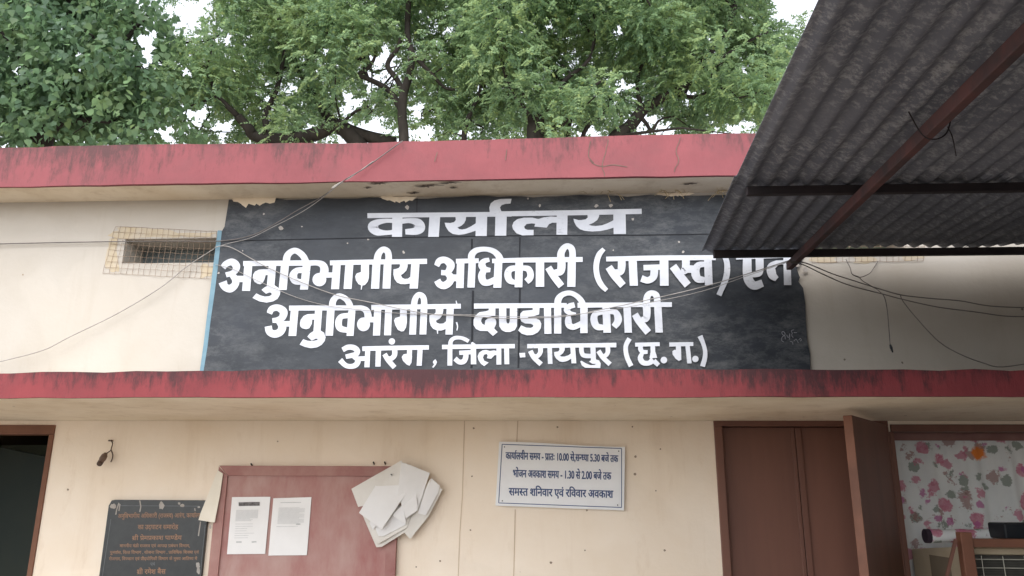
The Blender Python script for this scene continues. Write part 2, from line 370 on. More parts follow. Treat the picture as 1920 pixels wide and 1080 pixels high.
for pts in ([(1108, 265), (1104, 290), (1112, 305)], [(1140, 262), (1136, 285), (1130, 310), (1133, 330)], [(1275, 258), (1268, 285), (1272, 300), (1264, 322)], [(1105, 300), (1115, 308), (1130, 312), (1150, 309), (1175, 313)],
            [(820, 285), (815, 303)], [(950, 280), (948, 300)]):
    q = spline(pts, 3); q = [(x + r.uniform(-1.2, 1.2), y) for x, y in q]; m = MB(); pxline(m, q, 1.3, YR - .0145); m.build('crack', M_crack, office)
for x, y, q in ((1192, 856, 2.4), (1045, 801, 1.8), (888, 803, 1.8), (1191, 889, 2.6), (1033, 1055, 2.4), (1246, 1032, 2.2), (885, 893, 1.6), (882, 994, 1.6), (1100, 957, 1.8), (1097, 1032, 1.6), (127, 918, 2), (43, 515, 1.6), (1238, 842, 1.6), (1004, 935, 1.6), (825, 1052, 1.8), (1186, 800, 1.6), (780, 1063, 1.5), (1230, 920, 1.5)):
    MB().poly([P(x + q * math.cos(t * .785) * (1 + .3 * math.sin(x + t)), y + q * math.sin(t * .785), -.0012) for t in range(8)]).build('nail_hole', M_hole, office)
# crumbled plaster and mortar under the roof slab
m = MB(); r = random.Random(9)
for cx, cy, rx, ry in ((712, 344, 26, 3), (800, 349, 34, 4), (842, 343, 22, 3), (775, 362, 14, 3), (1290, 345, 24, 2), (850, 352, 9, 3), (690, 352, 10, 2)):
    pts = []
    for k in range(34):
        t = 2 * math.pi * k / 34; q = r.uniform(.25, 1.1); pts.append((cx + rx * q * math.cos(t), cy + ry * .8 * q * math.sin(t) - rx * .06 * math.cos(t)))
    sc = []
    for x, y in pts:                                     # lie on the soffit
        d = ROT @ Vector(((x - 960) / F, (540 - y) / F, -1)); sc.append(CAM + d * ((ZR - .006 - CAM.z) / d.z))
    MB().poly(sc).build('soffit_stain', M_crack, office)
# ventilators: a dark back and unpainted plaster round the opening
def px_blob(x0, x1, y0, y1, Y, seed, n=28, j=3):
    r = random.Random(seed); pts = []; cx, cy, rx, ry = (x0 + x1) / 2, (y0 + y1) / 2, (x1 - x0) / 2, (y1 - y0) / 2; p1, p2 = r.uniform(0, 6), r.uniform(0, 6)
    for k in range(n):
        t = 2 * math.pi * k / n; q = 1 + .16 * math.sin(3 * t + p1) + .1 * math.sin(5 * t + p2) + r.uniform(-.06, .06); e = .6
        pts.append(P(cx + rx * q * math.copysign(abs(math.cos(t)) ** e, math.cos(t)), cy + ry * q * math.copysign(abs(math.sin(t)) ** e, math.sin(t)), Y))
    MB().poly(pts).build('bare_plaster', M_bare, office)
for i, v in enumerate((VL, VR)):
    vt = MB().box(v[0] - .02, v[1] + .02, .215, .225, v[2] - .02, v[3] + .02).build('ventilator', M_green if i else simple('ventilator shutter', (.15, .17, .17, 1), (.11, .12, .12, 1), 3), office)
m = MB()
px_blob(205, 330, 428, 447, -.001, 1); px_blob(200, 222, 448, 512, -.0012, 2); px_blob(375, 398, 496, 520, -.0014, 3); px_blob(330, 402, 436, 444, -.0016, 5)
px_blob(1522, 1570, 480, 493, -.001, 6); px_blob(1600, 1640, 480, 494, -.0012, 7); px_blob(1690, 1730, 466, 488, -.0014, 8)
# doors ---------------------------------------------------------------
def door_at(x0, x1, ztop, fw, depth, name='door_frame', mat=M_wood):
    m = MB(); m.box(x0, x0 + fw, -.012, depth, .0, ztop - fw); m.box(x1 - fw, x1, -.012, depth, .0, ztop - fw); m.box(x0, x1, -.012, depth, ztop - fw, ztop)
    return m.build(name, mat, office, bevel=.003)
# open doorway at the far left
m = MB(); fw = P(0, 797, 0).z - P(0, 814, 0).z
m.box(DLX - 1.0, DLX, -.008, .10, DLZ - fw, DLZ); m.box(DLX - .028, DLX, -.008, .10, 0, DLZ - fw - .002); m.box(DLX - 1.0, DLX - .972, -.008, .10, 0, DLZ - fw - .002)
m.build('door_frame', simple('brown frame paint', (.20, .095, .06, 1), (.15, .07, .045, 1), 6), office, bevel=.003)
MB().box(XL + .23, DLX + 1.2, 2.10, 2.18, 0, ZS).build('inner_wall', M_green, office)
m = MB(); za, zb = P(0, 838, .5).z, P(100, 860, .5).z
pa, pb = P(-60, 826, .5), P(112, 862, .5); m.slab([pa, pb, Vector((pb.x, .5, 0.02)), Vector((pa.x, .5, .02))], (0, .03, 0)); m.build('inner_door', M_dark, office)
# double leaf door
door = door_at(DR0, DR1, DRZ, .042, .12)
xm = P(1488, 800, .03).x
for a, b in ((DR0 + .045, xm), (xm + .004, DR1 - .045)):
    lf = MB().box(a, b, .035, .07, .03, DRZ - .045).build('door', M_wood, office, bevel=.003)
    MB().box(b - .018 if b < xm + .001 else a, b if b < xm + .001 else a + .03, .024, .034, .03, DRZ - .046).build('stile', M_wood, lf, bevel=.002)
hm = MB()
for z in (P(1352, 835, 0).z, P(1356, 1010, 0).z): MB().box(DR0 + .034, DR0 + .05, .026, .036, z - .045, z + .045).build('hinge', M_iron, office)
# window with its shutter swung open
m = MB(); m.box(WR0, WR1, -.012, .12, WRZ - .036, WRZ); m.box(WR0 - .0112, WR0 + .012, -.012, .12, .75, WRZ - .038); m.box(WR1 - .045, WR1, -.012, .12, .75, WRZ - .038)
m.build('window_frame', M_wood, office, bevel=.003)
hinge = Vector((P(1662, 800, -.014).x, -.016, 0)); ztop = P(1660, 797, 0).z
fr = P(1597, 778, -.62); 
ang = math.atan2(fr.y - hinge.y, fr.x - hinge.x); L = math.hypot(fr.x - hinge.x, fr.y - hinge.y)
u = Vector((math.cos(ang), math.sin(ang), 0)); nrm = Vector((-u.y, u.x, 0))
if nrm.x > 0: nrm = -nrm
m = MB(); th = .038; e = hinge + u * (L - .004)
m.hexa([(*(hinge).xy, .78), (*e.xy, .78), (*(e + nrm * th).xy, .78), (*(hinge + nrm * th).xy, .78), (*hinge.xy, ztop), (*e.xy, fr.z), (*(e + nrm * th).xy, fr.z), (*(hinge + nrm * th).xy, ztop)])
sh = m.build('shutter', M_wood, office, bevel=.002)
e2 = hinge + u * L
MB().hexa([(*e.xy, .782), (*e2.xy, .782), (*(e2 + nrm * th).xy, .782), (*(e + nrm * th).xy, .782), (*e.xy, fr.z - .002), (*e2.xy, fr.z - .002), (*(e2 + nrm * th).xy, fr.z - .002), (*(e + nrm * th).xy, fr.z - .002)]).build('shutter_edge', M_wood2, sh, bevel=.002)

# ------------------------------------------------------------------ painted name board and its lettering
SY = -.014
sign = thing('name_board', 'large black painted name board with white Hindi lettering under the roof band', 'sign board', P(950, 690, 0))
r = random.Random(2)
outline = [(429, 374)]
for x in range(450, 1520, 22): outline.append((x, 374 - (x - 429) * .0105 + r.uniform(-2.0, 2.5)))
outline += [(1520, 440), (1503, 492), (1494, 505), (1500, 520), (1497, 528), (1506, 540), (1510, 570), (1511, 600), (1514, 640), (1519, 665), (1520, 725), (374, 735), (381, 690), (388, 630), (396, 560), (405, 490), (412, 440), (421, 425), (425, 400)]
MB().slab([P(x, y, SY) for x, y in outline], (0, .0135, 0)).build('panel', M_black, sign)
b = MB(); L1 = [(414, 432), (408, 480), (400, 545), (393, 600), (387, 650), (380, 700)]; 
lw = [8, 9, 9, 8, 8, 7]
b.poly([P(x - 6, y, SY - .001) for x, y in L1] + [P(x - 6 + q, y, SY - .001) for (x, y), q in reversed(list(zip(L1, lw)))]); b.build('blue_border', M_blue, sign)
b = MB()
pxline(b, [(412, 452), (700, 446), (960, 442), (1200, 441), (1330, 439)], 2.2, SY - .0008)
for x, y0, y1, q in ((887, 545, 690, 4.2), (975, 540, 690, 3.6), (782, 372, 400, 1.6), (885, 448, 470, 3.2), (975, 445, 540, 2.6), (778, 398, 445, 1.2)): b.build('seam', M_seam, sign); b = MB(); pxline(b, [(x, y0), (x - (y1 - y0) * .02, y1)], q, SY - .0006)
b.build('seam', M_seam, sign)
b = MB()
def ragged(x0, x1, y, h, seed):
    r = random.Random(seed); up_, dn = [], []
    for i in range(15):
        t = i / 14; x = x0 + (x1 - x0) * t; up_.append((x, y + r.uniform(-1, 1))); dn.append((x + r.uniform(-3, 3), y + 1.5 + h * (math.sin(math.pi * t) ** .6) * r.uniform(.55, 1.1)))
    MB().poly([P(*q, SY - .0015) for q in up_ + dn[::-1]]).build('plaster_smear', M_soffit, sign)
ragged(432, 518, 371, 17, 1); ragged(715, 782, 368, 11, 4); ragged(1230, 1300, 361, 6, 6)
r = random.Random(12)
for x, y, s in ((527, 428, 5), (764, 389, 4.5), (566, 425, 1.5), (495, 401, 2), (455, 470, 1.5), (1012, 386, 3), (990, 372, 2.5), (1118, 386, 3.5), (1145, 385, 3.5), (1187, 411, 2.5), (1273, 454, 2), (1281, 472, 3), (652, 456, 1.6), (756, 472, 2), (1150, 469, 1.5), (690, 449, 2),
                (1510, 505, 5), (1496, 498, 4), (1504, 515, 3), (410, 512, 2.5), (757, 474, 2)):
    pts = [P(x + s * r.uniform(.5, 1.4) * math.cos(t * .9), y + s * r.uniform(.5, 1.2) * math.sin(t * .9), SY - .0024) for t in range(7)]; MB().poly(pts).build('paint_spot', M_splash, sign)

class Strokes:
    "hand lettering: brush strokes of changing width and filled outlines, given on the photo, laid on the board"
    def __init__(s, x0, y0, sc, Y): s.o = (x0, y0, sc); s.Y = Y; s.k = 0; s.mb = MB()
    def at(s, x, y):
        x0, y0, sc = s.o; return P(x0 + x / sc, y0 + y / sc, s.Y - .0001 * s.k)
    def frame(s, x0, y0, sc): s.o = (x0, y0, sc); return s
    def st(s, *pts):
        s.k += 1; q = spline(pts, 6) if len(pts) > 2 else list(pts); n = len(q); Lp, Rp = [], []
        for i, (x, y, wd) in enumerate(q):
            a, c = q[max(i - 1, 0)], q[min(i + 1, n - 1)]; dx, dy = c[0] - a[0], c[1] - a[1]; l = math.hypot(dx, dy) or 1
            nx, ny = -dy / l * wd / 2, dx / l * wd / 2; Lp.append(s.at(x + nx, y + ny)); Rp.append(s.at(x - nx, y - ny))
        b0 = len(s.mb.v); s.mb.v += [tuple(p) for p in Lp + Rp]
        for i in range(n - 1): s.mb.f.append((b0 + i, b0 + i + 1, b0 + n + i + 1, b0 + n + i))
        return s
    def v(s, a, b, wd):
        "an upright stem with level ends"
        s.k += 1; h = wd / 2
        s.mb.face([s.at(a[0] - h, a[1]), s.at(a[0] + h, a[1]), s.at(b[0] + h, b[1]), s.at(b[0] - h, b[1])]); return s
    def pl(s, *pts):
        s.k += 1; s.mb.poly([s.at(x, y) for x, y in pts]); return s
    def cut(s): s.mb.build('lettering', M_white, sign, fix=False); s.mb = MB(); return s
    def dot(s, x, y, rx, ry=None):
        ry = ry or rx; return s.pl(*[(x + rx * math.cos(t * math.pi / 10), y + ry * math.sin(t * math.pi / 10)) for t in range(20)])
LY = SY - .002
# line 1
S = Strokes(660, 350, 6.4, LY)
S.st((185, 348, 60), (930, 339, 56), (1664 + 250, 330, 58)).v((545, 330), (540, 602), 122)
S.st((500, 410, 48), (400, 410, 52), (300, 432, 78), (252, 482, 126), (300, 540, 92), (400, 553, 56), (500, 545, 55))
S.st((590, 415, 62), (700, 408, 62), (790, 432, 100), (808, 490, 140), (760, 533, 92), (640, 542, 62)).v((995, 335), (978, 602), 128)
S.pl((1240, 350), (1246, 400), (1225, 425), (1180, 436), (1112, 432), (1125, 480), (1160, 535), (1210, 568), (1280, 578), (1350, 570), (1420, 550), (1500, 522), (1500, 430), (1430, 475), (1370, 505), (1320, 515), (1285, 508), (1265, 490), (1310, 470), (1345, 440), (1365, 400), (1370, 350))
S.v((1555, 330), (1550, 592), 135).v((1790, 325), (1783, 588), 136)
S.pl((1655, 320), (1648, 250), (1665, 200), (1710, 165), (1780, 148), (1915, 145), (1902, 202), (1840, 207), (1795, 222), (1776, 247), (1786, 282), (1808, 320))
S.frame(920, 350, 6.4).st((-10, 328, 60), (800, 316, 62), (1812, 296, 62))
S.pl((515, 582), (380, 585), (310, 560), (268, 510), (258, 470), (275, 425), (320, 390), (400, 372), (500, 372), (570, 388), (640, 368), (720, 358), (800, 362), (800, 432), (740, 432), (700, 450), (672, 492), (525, 478), (535, 445), (490, 440), (430, 450), (402, 480), (410, 505), (440, 518), (515, 518))
S.v((858, 315), (854, 577), 130)
S.pl((1160, 320), (1165, 370), (1140, 392), (1090, 400), (1050, 400), (995, 385), (1000, 420), (1030, 475), (1070, 510), (1130, 530), (1220, 538), (1320, 532), (1400, 515), (1490, 488), (1490, 395), (1400, 440), (1330, 465), (1260, 472), (1210, 468), (1178, 457), (1230, 435), (1280, 400), (1300, 360), (1303, 320))
S.v((1545, 300), (1550, 568), 148)
S.mb.build('lettering', M_white, sign, fix=False)
# line 2
S = Strokes(400, 440, 8.309, LY)
S.st((150, 512, 92), (200, 455, 96), (290, 425, 108), (355, 480, 122), (345, 555, 100), (290, 600, 80), (196, 628, 78)).st((290, 625, 90), (345, 700, 112), (338, 780, 112), (265, 840, 122), (180, 812, 116), (145, 735, 135)).st((370, 690, 98), (490, 690, 98))
S.v((548, 445), (510, 876), 126).st((465, 450, 80), (1080, 445, 82), (1500, 440, 85))
S.pl((615, 680), (620, 620), (650, 575), (710, 545), (780, 538), (880, 535), (880, 630), (815, 630), (800, 690), (770, 750), (730, 775), (690, 765), (640, 735)).v((922, 460), (892, 810), 118)
S.pl((950, 785), (1015, 830), (1045, 890), (1035, 940), (1000, 1000), (930, 1040), (830, 1058), (720, 1040), (610, 985), (670, 915), (730, 945), (800, 965), (870, 960), (910, 935), (905, 905), (870, 900), (820, 920), (750, 860), (800, 820), (850, 790))
S.v((1118, 450), (1080, 862), 126).st((1135, 440, 115), (1150, 340, 110), (1200, 275, 96), (1275, 248, 90), (1350, 285, 96), (1410, 350, 100), (1450, 440, 105))
S.st((1420, 550, 95), (1300, 562, 92), (1247, 630, 122), (1265, 710, 112), (1330, 735, 92), (1420, 735, 85)).v((1458, 450), (1412, 856), 126)
S.st((1490, 442, 85), (1620, 440, 85), (1700, 472, 112), (1730, 540, 130), (1720, 620, 130)).dot(1652, 700, 108, 105)
S.frame(600, 440, 8.309).st((30, 632, 82), (220, 628, 82)).v((265, 430), (235, 850), 124).st((155, 440, 76), (840, 426, 78), (1668, 416, 82)).v((460, 430), (430, 846), 126)
S.v((702, 430), (700, 640), 126).pl((765, 600), (760, 680), (745, 730), (700, 785), (650, 795), (600, 770), (560, 710), (548, 650), (570, 605), (640, 580), (700, 580)).v((880, 430), (858, 842), 126).v((1055, 430), (1035, 840), 122)
S.st((888, 430, 115), (903, 325, 108), (945, 255, 95), (1000, 230, 92), (1055, 268, 100), (1070, 340, 102), (1066, 430, 108)).st((652, 785, 22), (642, 858, 10))
S.pl((1238, 430), (1246, 490), (1225, 520), (1180, 535), (1145, 540), (1142, 620), (1160, 690), (1200, 745), (1260, 770), (1330, 772), (1420, 758), (1420, 645), (1370, 685), (1320, 690), (1280, 670), (1260, 630), (1300, 605), (1345, 560), (1365, 500), (1368, 430)).v((1488, 420), (1460, 840), 130)
S.cut().frame(800, 440, 6.194).st((115, 362, 62), (150, 305, 76), (215, 295, 76), (277, 345, 95), (265, 405, 80), (225, 440, 62), (168, 440, 60)).st((230, 440, 62), (276, 490, 86), (265, 550, 86), (205, 590, 86), (150, 575, 80), (122, 530, 78)).st((280, 502, 78), (365, 502, 78))
S.v((396, 295), (386, 620), 88).st((340, 308, 55), (605, 302, 55)).v((530, 290), (515, 614), 86).st((520, 300, 80), (525, 232, 80), (580, 182, 66), (680, 168, 55), (770, 190, 65), (830, 240, 76), (862, 310, 86))
S.st((728, 290, 48), (668, 308, 62), (642, 350, 86), (672, 400, 72), (740, 412, 48)).st((660, 420, 72), (640, 480, 86), (660, 545, 82), (720, 556, 72), (800, 520, 72)).v((835, 290), (820, 617), 92).st((760, 306, 52), (1075, 296, 56), (1500, 291, 60), (1812, 288, 58))
S.v((1076, 290), (1066, 611), 90).st((1050, 385, 60), (970, 402, 72), (942, 460, 82), (965, 530, 76), (1040, 560, 45)).st((1105, 385, 55), (1180, 400, 72), (1207, 460, 76), (1195, 510, 76), (1158, 545, 72)).v((1316, 290), (1316, 606), 98)
S.st((1565, 295, 95), (1565, 380, 95), (1545, 430, 90), (1480, 440, 62)).st((1412, 380, 78), (1475, 480, 82), (1565, 598, 80)).v((1686, 285), (1680, 606), 95).st((1562, 300, 88), (1560, 220, 85), (1590, 160, 76), (1635, 132, 66), (1680, 160, 76), (1695, 220, 76), (1690, 300, 80))
S.cut().frame(1100, 440, 8.31).st((268, 222, 66), (195, 310, 86), (156, 430, 88), (150, 560, 88), (180, 690, 88), (235, 790, 84), (312, 868, 66)).st((305, 380, 75), (1000, 365, 78), (1760, 357, 75))
S.st((545, 370, 120), (545, 500, 120), (520, 580, 110), (410, 590, 90)).st((343, 503, 112), (430, 630, 122), (565, 792, 112)).v((715, 370), (735, 796), 128).v((1204, 360), (1210, 796), 136).st((885, 515, 86), (1150, 505, 86)).st((1055, 505, 118), (1052, 600, 120), (1030, 670, 110), (950, 712, 100), (852, 682, 105))
S.st((1545, 365, 125), (1545, 470, 120), (1530, 560, 110), (1470, 560, 82)).st((1345, 490, 122), (1440, 620, 122), (1575, 787, 120)).st((1545, 550, 92), (1700, 545, 92))
S.frame(1290, 440, 7.68).st((240, 425, 75), (150, 440, 92), (105, 530, 122), (140, 632, 112), (240, 652, 78)).st((-10, 485, 92), (90, 490, 92)).v((285, 320), (300, 727), 112).st((-10, 333, 72), (400, 331, 72))
S.cut().st((505, 268, 72), (555, 380, 80), (565, 500, 86), (545, 630, 86), (490, 770, 76), (445, 872, 76)).cut().st((690, 326, 66), (1420, 303, 58)).st((852, 325, 122), (855, 560, 132), (885, 675, 132), (960, 733, 122), (1075, 697, 105)).st((1030, 325, 116), (1030, 520, 110), (990, 570, 82), (880, 582, 62))
S.st((1290, 400, 72), (1200, 470, 122), (1215, 580, 122), (1280, 640, 75)).st((1270, 400, 60), (1440, 398, 60)).v((1425, 310), (1435, 727), 106)
S.mb.build('lettering', M_white, sign, fix=False)
# line 3
S = Strokes(480, 530, 8.309, LY)
S.st((208, 480, 88), (245, 410, 98), (340, 390, 102), (427, 450, 125), (410, 540, 110), (340, 580, 88), (255, 590, 72)).st((350, 595, 90), (408, 680, 126), (378, 765, 120), (290, 800, 116), (212, 765, 112), (190, 678, 112)).st((430, 642, 86), (560, 640, 86))
S.v((606, 380), (566, 830), 120).st((515, 396, 78), (1100, 394, 78), (1520, 394, 76), (1650, 398, 82), (1722, 440, 105), (1745, 510, 110), (1740, 570, 106))
S.pl((685, 640), (695, 580), (740, 520), (800, 492), (930, 485), (930, 578), (875, 575), (870, 640), (830, 710), (780, 725), (720, 710), (690, 680)).v((977, 400), (950, 770), 112)
S.pl((1005, 745), (1060, 780), (1085, 850), (1070, 910), (1020, 970), (950, 1008), (850, 1020), (760, 1000), (680, 965), (735, 880), (800, 905), (880, 910), (950, 895), (965, 875), (930, 872), (870, 905), (800, 840), (840, 790), (895, 755))
S.v((1167, 400), (1140, 826), 118).st((1185, 390, 110), (1200, 290, 102), (1250, 225, 90), (1320, 212, 84), (1400, 255, 90), (1450, 320, 96), (1475, 395, 96))
S.st((1450, 510, 82), (1330, 530, 86), (1287, 610, 106), (1310, 710, 100), (1440, 745, 80)).v((1497, 400), (1465, 829), 110).dot(1675, 650, 102, 108)
S.frame(680, 530, 8.309).st((30, 578, 86), (210, 575, 86)).v((236, 375), (215, 824), 112).st((135, 384, 78), (740, 378, 76), (1530, 366, 76)).v((406, 375), (388, 820), 108)
S.v((636, 375), (634, 580), 108).pl((690, 540), (690, 620), (675, 700), (640, 755), (600, 760), (550, 735), (510, 665), (488, 590), (510, 550), (580, 530), (640, 520)).v((797, 375), (778, 809), 106).v((957, 375), (938, 807), 106)
S.st((798, 390, 100), (810, 285, 96), (840, 215, 86), (885, 188, 86), (938, 218, 90), (958, 290, 96), (955, 390, 105))
S.pl((1128, 380), (1140, 440), (1135, 470), (1110, 492), (1040, 510), (1042, 600), (1060, 670), (1100, 720), (1160, 745), (1230, 745), (1310, 715), (1310, 592), (1260, 635), (1200, 640), (1155, 625), (1140, 595), (1200, 560), (1240, 510), (1255, 440), (1258, 380)).v((1366, 370), (1345, 808), 112)
S.st((1165, 740, 22), (1168, 798, 12)).st((1462, 615, 24), (1478, 680, 18), (1468, 745, 16)).st((1455, 280, 10), (1466, 330, 22))
S.cut().frame(870, 530, 8.309).st((155, 365, 80), (800, 359, 76), (1600, 354, 72))
S.pl((385, 385), (385, 430), (340, 445), (240, 460), (180, 510), (148, 580), (150, 660), (185, 720), (250, 752), (370, 755), (450, 830), (525, 770), (470, 712), (500, 650), (503, 600), (485, 562), (440, 550), (370, 557), (333, 590), (322, 660), (285, 640), (265, 600), (278, 558), (310, 537), (400, 530), (488, 515), (490, 385))
S.v((603, 370), (603, 620), 114).v((772, 370), (770, 620), 115).pl((546, 600), (550, 680), (590, 740), (650, 768), (720, 768), (790, 740), (825, 680), (828, 600), (712, 600), (700, 630), (685, 640), (668, 625), (660, 600))
S.pl((1070, 380), (1070, 425), (1000, 432), (920, 440), (880, 480), (872, 550), (895, 605), (950, 635), (1040, 640), (1080, 660), (1075, 690), (1040, 705), (970, 700), (890, 665), (845, 745), (900, 795), (980, 820), (1070, 815), (1150, 775), (1195, 715), (1205, 640), (1180, 585), (1120, 555), (1000, 545), (990, 530), (1090, 520), (1170, 495), (1178, 380))
S.v((1300, 365), (1308, 797), 110).v((1460, 350), (1460, 793), 112).st((1460, 370, 106), (1468, 265, 106), (1530, 190, 86), (1640, 160, 76), (1739, 195, 78), (1819, 270, 88), (1862, 360, 98))
S.frame(1060, 530, 8.309).st((145, 345, 82), (62, 370, 90), (25, 425, 98), (75, 475, 66), (165, 490, 44)).st((50, 510, 64), (46, 590, 104), (60, 660, 104), (130, 690, 88), (250, 638, 88)).v((290, 340), (290, 786), 115).st((190, 352, 80), (1000, 345, 72), (1660, 341, 76))
S.v((635, 350), (652, 780), 118).st((600, 455, 72), (480, 482, 92), (445, 570, 112), (490, 680, 106), (610, 700, 80)).st((680, 450, 72), (780, 462, 92), (822, 550, 116), (810, 620, 112), (758, 688, 96)).v((960, 355), (982, 780), 116)
S.st((1265, 355, 120), (1270, 480, 116), (1255, 560, 106), (1190, 575, 82)).st((1083, 492, 102), (1150, 600, 112), (1292, 777, 112)).v((1440, 350), (1462, 777), 116).st((1265, 350, 106), (1270, 240, 106), (1300, 182, 96), (1350, 162, 86), (1408, 188, 100), (1430, 250, 100), (1432, 350, 110))
S.mb.build('lettering', M_white, sign, fix=False)
# line 4
S = Strokes(620, 620, 8.348, LY)
S.st((188, 300, 76), (270, 260, 82), (360, 266, 86), (415, 312, 90), (395, 370, 86), (320, 390, 76), (236, 408, 70)).st((360, 400, 72), (425, 460, 86), (400, 530, 86), (320, 560, 76), (230, 540, 76), (148, 460, 86)).st((430, 440, 72), (560, 435, 72))
S.v((582, 270), (568, 572), 80).st((495, 283, 74), (1000, 270, 70), (1538, 262, 70)).v((748, 265), (740, 562), 82).st((1000, 275, 86), (1000, 380, 80), (950, 435, 76), (895, 430, 60)).st((842, 366, 76), (900, 460, 80), (1000, 577, 76)).dot(958, 168, 50)
S.v((1236, 265), (1232, 440), 80).pl((1275, 400), (1265, 500), (1235, 550), (1190, 530), (1130, 470), (1112, 410), (1140, 370), (1200, 358), (1236, 358)).v((1402, 260), (1385, 549), 80)
S.pl((1600, 480), (1640, 445), (1665, 490), (1650, 530), (1610, 580), (1588, 572), (1620, 525), (1602, 505))
S.cut().frame(830, 620, 8.348).st((-10, 256, 70), (600, 248, 70), (1130, 242, 68)).v((115, 245), (112, 547), 76).st((120, 250, 70), (130, 162, 66), (190, 115, 60), (280, 112, 55), (350, 135, 60), (407, 167, 56)).st((452, 185, 30), (495, 228, 56))
S.v((480, 235), (484, 526), 85).st((260, 347, 66), (460, 336, 66)).st((365, 340, 82), (360, 420, 82), (330, 480, 82), (260, 490, 76), (193, 436, 78))
S.pl((720, 500), (650, 555), (600, 520), (560, 460), (548, 400), (570, 345), (620, 310), (680, 300), (740, 320), (800, 308), (860, 320), (860, 380), (810, 385), (760, 440), (695, 430), (705, 385), (690, 365), (650, 375), (630, 420), (650, 470)).v((880, 240), (880, 531), 76).v((1000, 240), (1005, 526), 76)
S.pl((1200, 350), (1290, 345), (1295, 415), (1210, 420))
S.cut().frame(970, 620, 8.348).st((155, 243, 68), (900, 232, 66), (1550, 225, 72)).st((360, 245, 76), (360, 340, 72), (310, 400, 66), (255, 388, 50)).st((203, 316, 76), (260, 420, 76), (372, 527, 76)).v((505, 240), (515, 521), 72)
S.pl((650, 245), (660, 300), (640, 325), (575, 335), (580, 390), (610, 440), (660, 480), (710, 490), (780, 475), (865, 425), (865, 335), (800, 385), (740, 405), (690, 405), (665, 390), (710, 360), (740, 310), (745, 245)).v((865, 235), (886, 511), 76)
S.st((1000, 240, 72), (1010, 340, 72), (1050, 390, 72), (1190, 397, 66)).v((1182, 235), (1192, 475), 80)
S.pl((1230, 450), (1280, 465), (1305, 510), (1300, 585), (1060, 580), (1010, 545), (985, 480), (1005, 470), (1070, 510), (1150, 540), (1210, 535), (1235, 520), (1180, 520), (1120, 485), (1165, 455))
S.st((1415, 235, 74), (1415, 340, 72), (1370, 395, 66), (1315, 388, 50)).st((1268, 316, 74), (1340, 420, 74), (1452, 527, 72))
S.cut().frame(1140, 620, 8.348).st((337, 122, 76), (285, 220, 72), (278, 310, 72), (300, 420, 74), (362, 555, 76)).st((425, 220, 62), (810, 211, 62)).v((700, 220), (704, 350), 74).st((704, 340, 80), (710, 430, 122)).st((512, 235, 72), (510, 290, 76), (545, 330, 66), (620, 335, 60))
S.st((535, 350, 60), (506, 430, 82), (550, 500, 82), (640, 506, 76), (710, 455, 100)).st((715, 470, 80), (792, 540, 66)).dot(875, 460, 52).st((960, 217, 64), (1335, 209, 62)).v((1100, 215), (1108, 400), 80)
S.pl((1145, 380), (1148, 455), (1110, 475), (1060, 440), (1010, 370), (1008, 320), (1040, 300), (1090, 300)).v((1243, 215), (1275, 512), 70).dot(1368, 443, 50).st((1440, 82, 80), (1490, 200, 66), (1520, 320, 66), (1515, 430, 74), (1480, 560, 78))
S.mb.build('lettering', M_white, sign, fix=False)
# painter's small signature
S = Strokes(1440, 610, 21.6, LY)
for q in (((680, 420), (690, 330), (620, 250), (560, 290), (600, 380), (680, 430), (700, 560)), ((640, 420), (560, 500), (560, 620), (650, 680)), ((760, 380), (790, 470), (840, 480), (880, 330)), ((880, 330), (880, 480), (860, 580)), ((1040, 180), (950, 220), (980, 320), (960, 400), (1020, 500)), ((1040, 290), (1180, 300)),
          ((900, 650), (990, 680), (1010, 780)), ((1040, 640), (1140, 560), (1190, 640), (1230, 720)), ((1240, 600), (1310, 530), (1350, 600), (1300, 640))):
    S.st(*[(x, y, 26) for x, y in q])
S.mb.build('signature', simple('thin white paint', (.30, .30, .32, 1), (.2, .2, .22, 1), 30), sign, fix=False)

# ------------------------------------------------------------------ small lettering set in a Devanagari typeface built into the program
_g = {}
def glyph(c, off=.012):
    if (c, off) in _g: return _g[(c, off)]
    def mesh(t):
        cu = bpy.data.curves.new('type', 'FONT'); cu.body = t; cu.offset = off; cu.resolution_u = 3
        o = bpy.data.objects.new('type', cu); COL.objects.link(o); dg = bpy.context.evaluated_depsgraph_get()
        me = bpy.data.meshes.new_from_object(o.evaluated_get(dg)); v = [tuple(x.co.xy) for x in me.vertices]; f = [tuple(p.vertices) for p in me.polygons]
        bpy.data.objects.remove(o); bpy.data.curves.remove(cu); bpy.data.meshes.remove(me); return v, f
    bar = _g.setdefault('bar%g' % off, None)
    if bar is None: bar = _g['bar%g' % off] = max(x for x, y in mesh('        |')[0])
    v, f = mesh(c) if c != ' ' else ([], [])
    adv = max(x for x, y in mesh(c + '        |')[0]) - bar
    _g[(c, off)] = (v, f, adv); return _g[(c, off)]
CONS = set('कखगघङचछजझञटठडढणतथदधनपफबभमयरलवशषसह'); MAT = set('ािीुूेैोौंः')
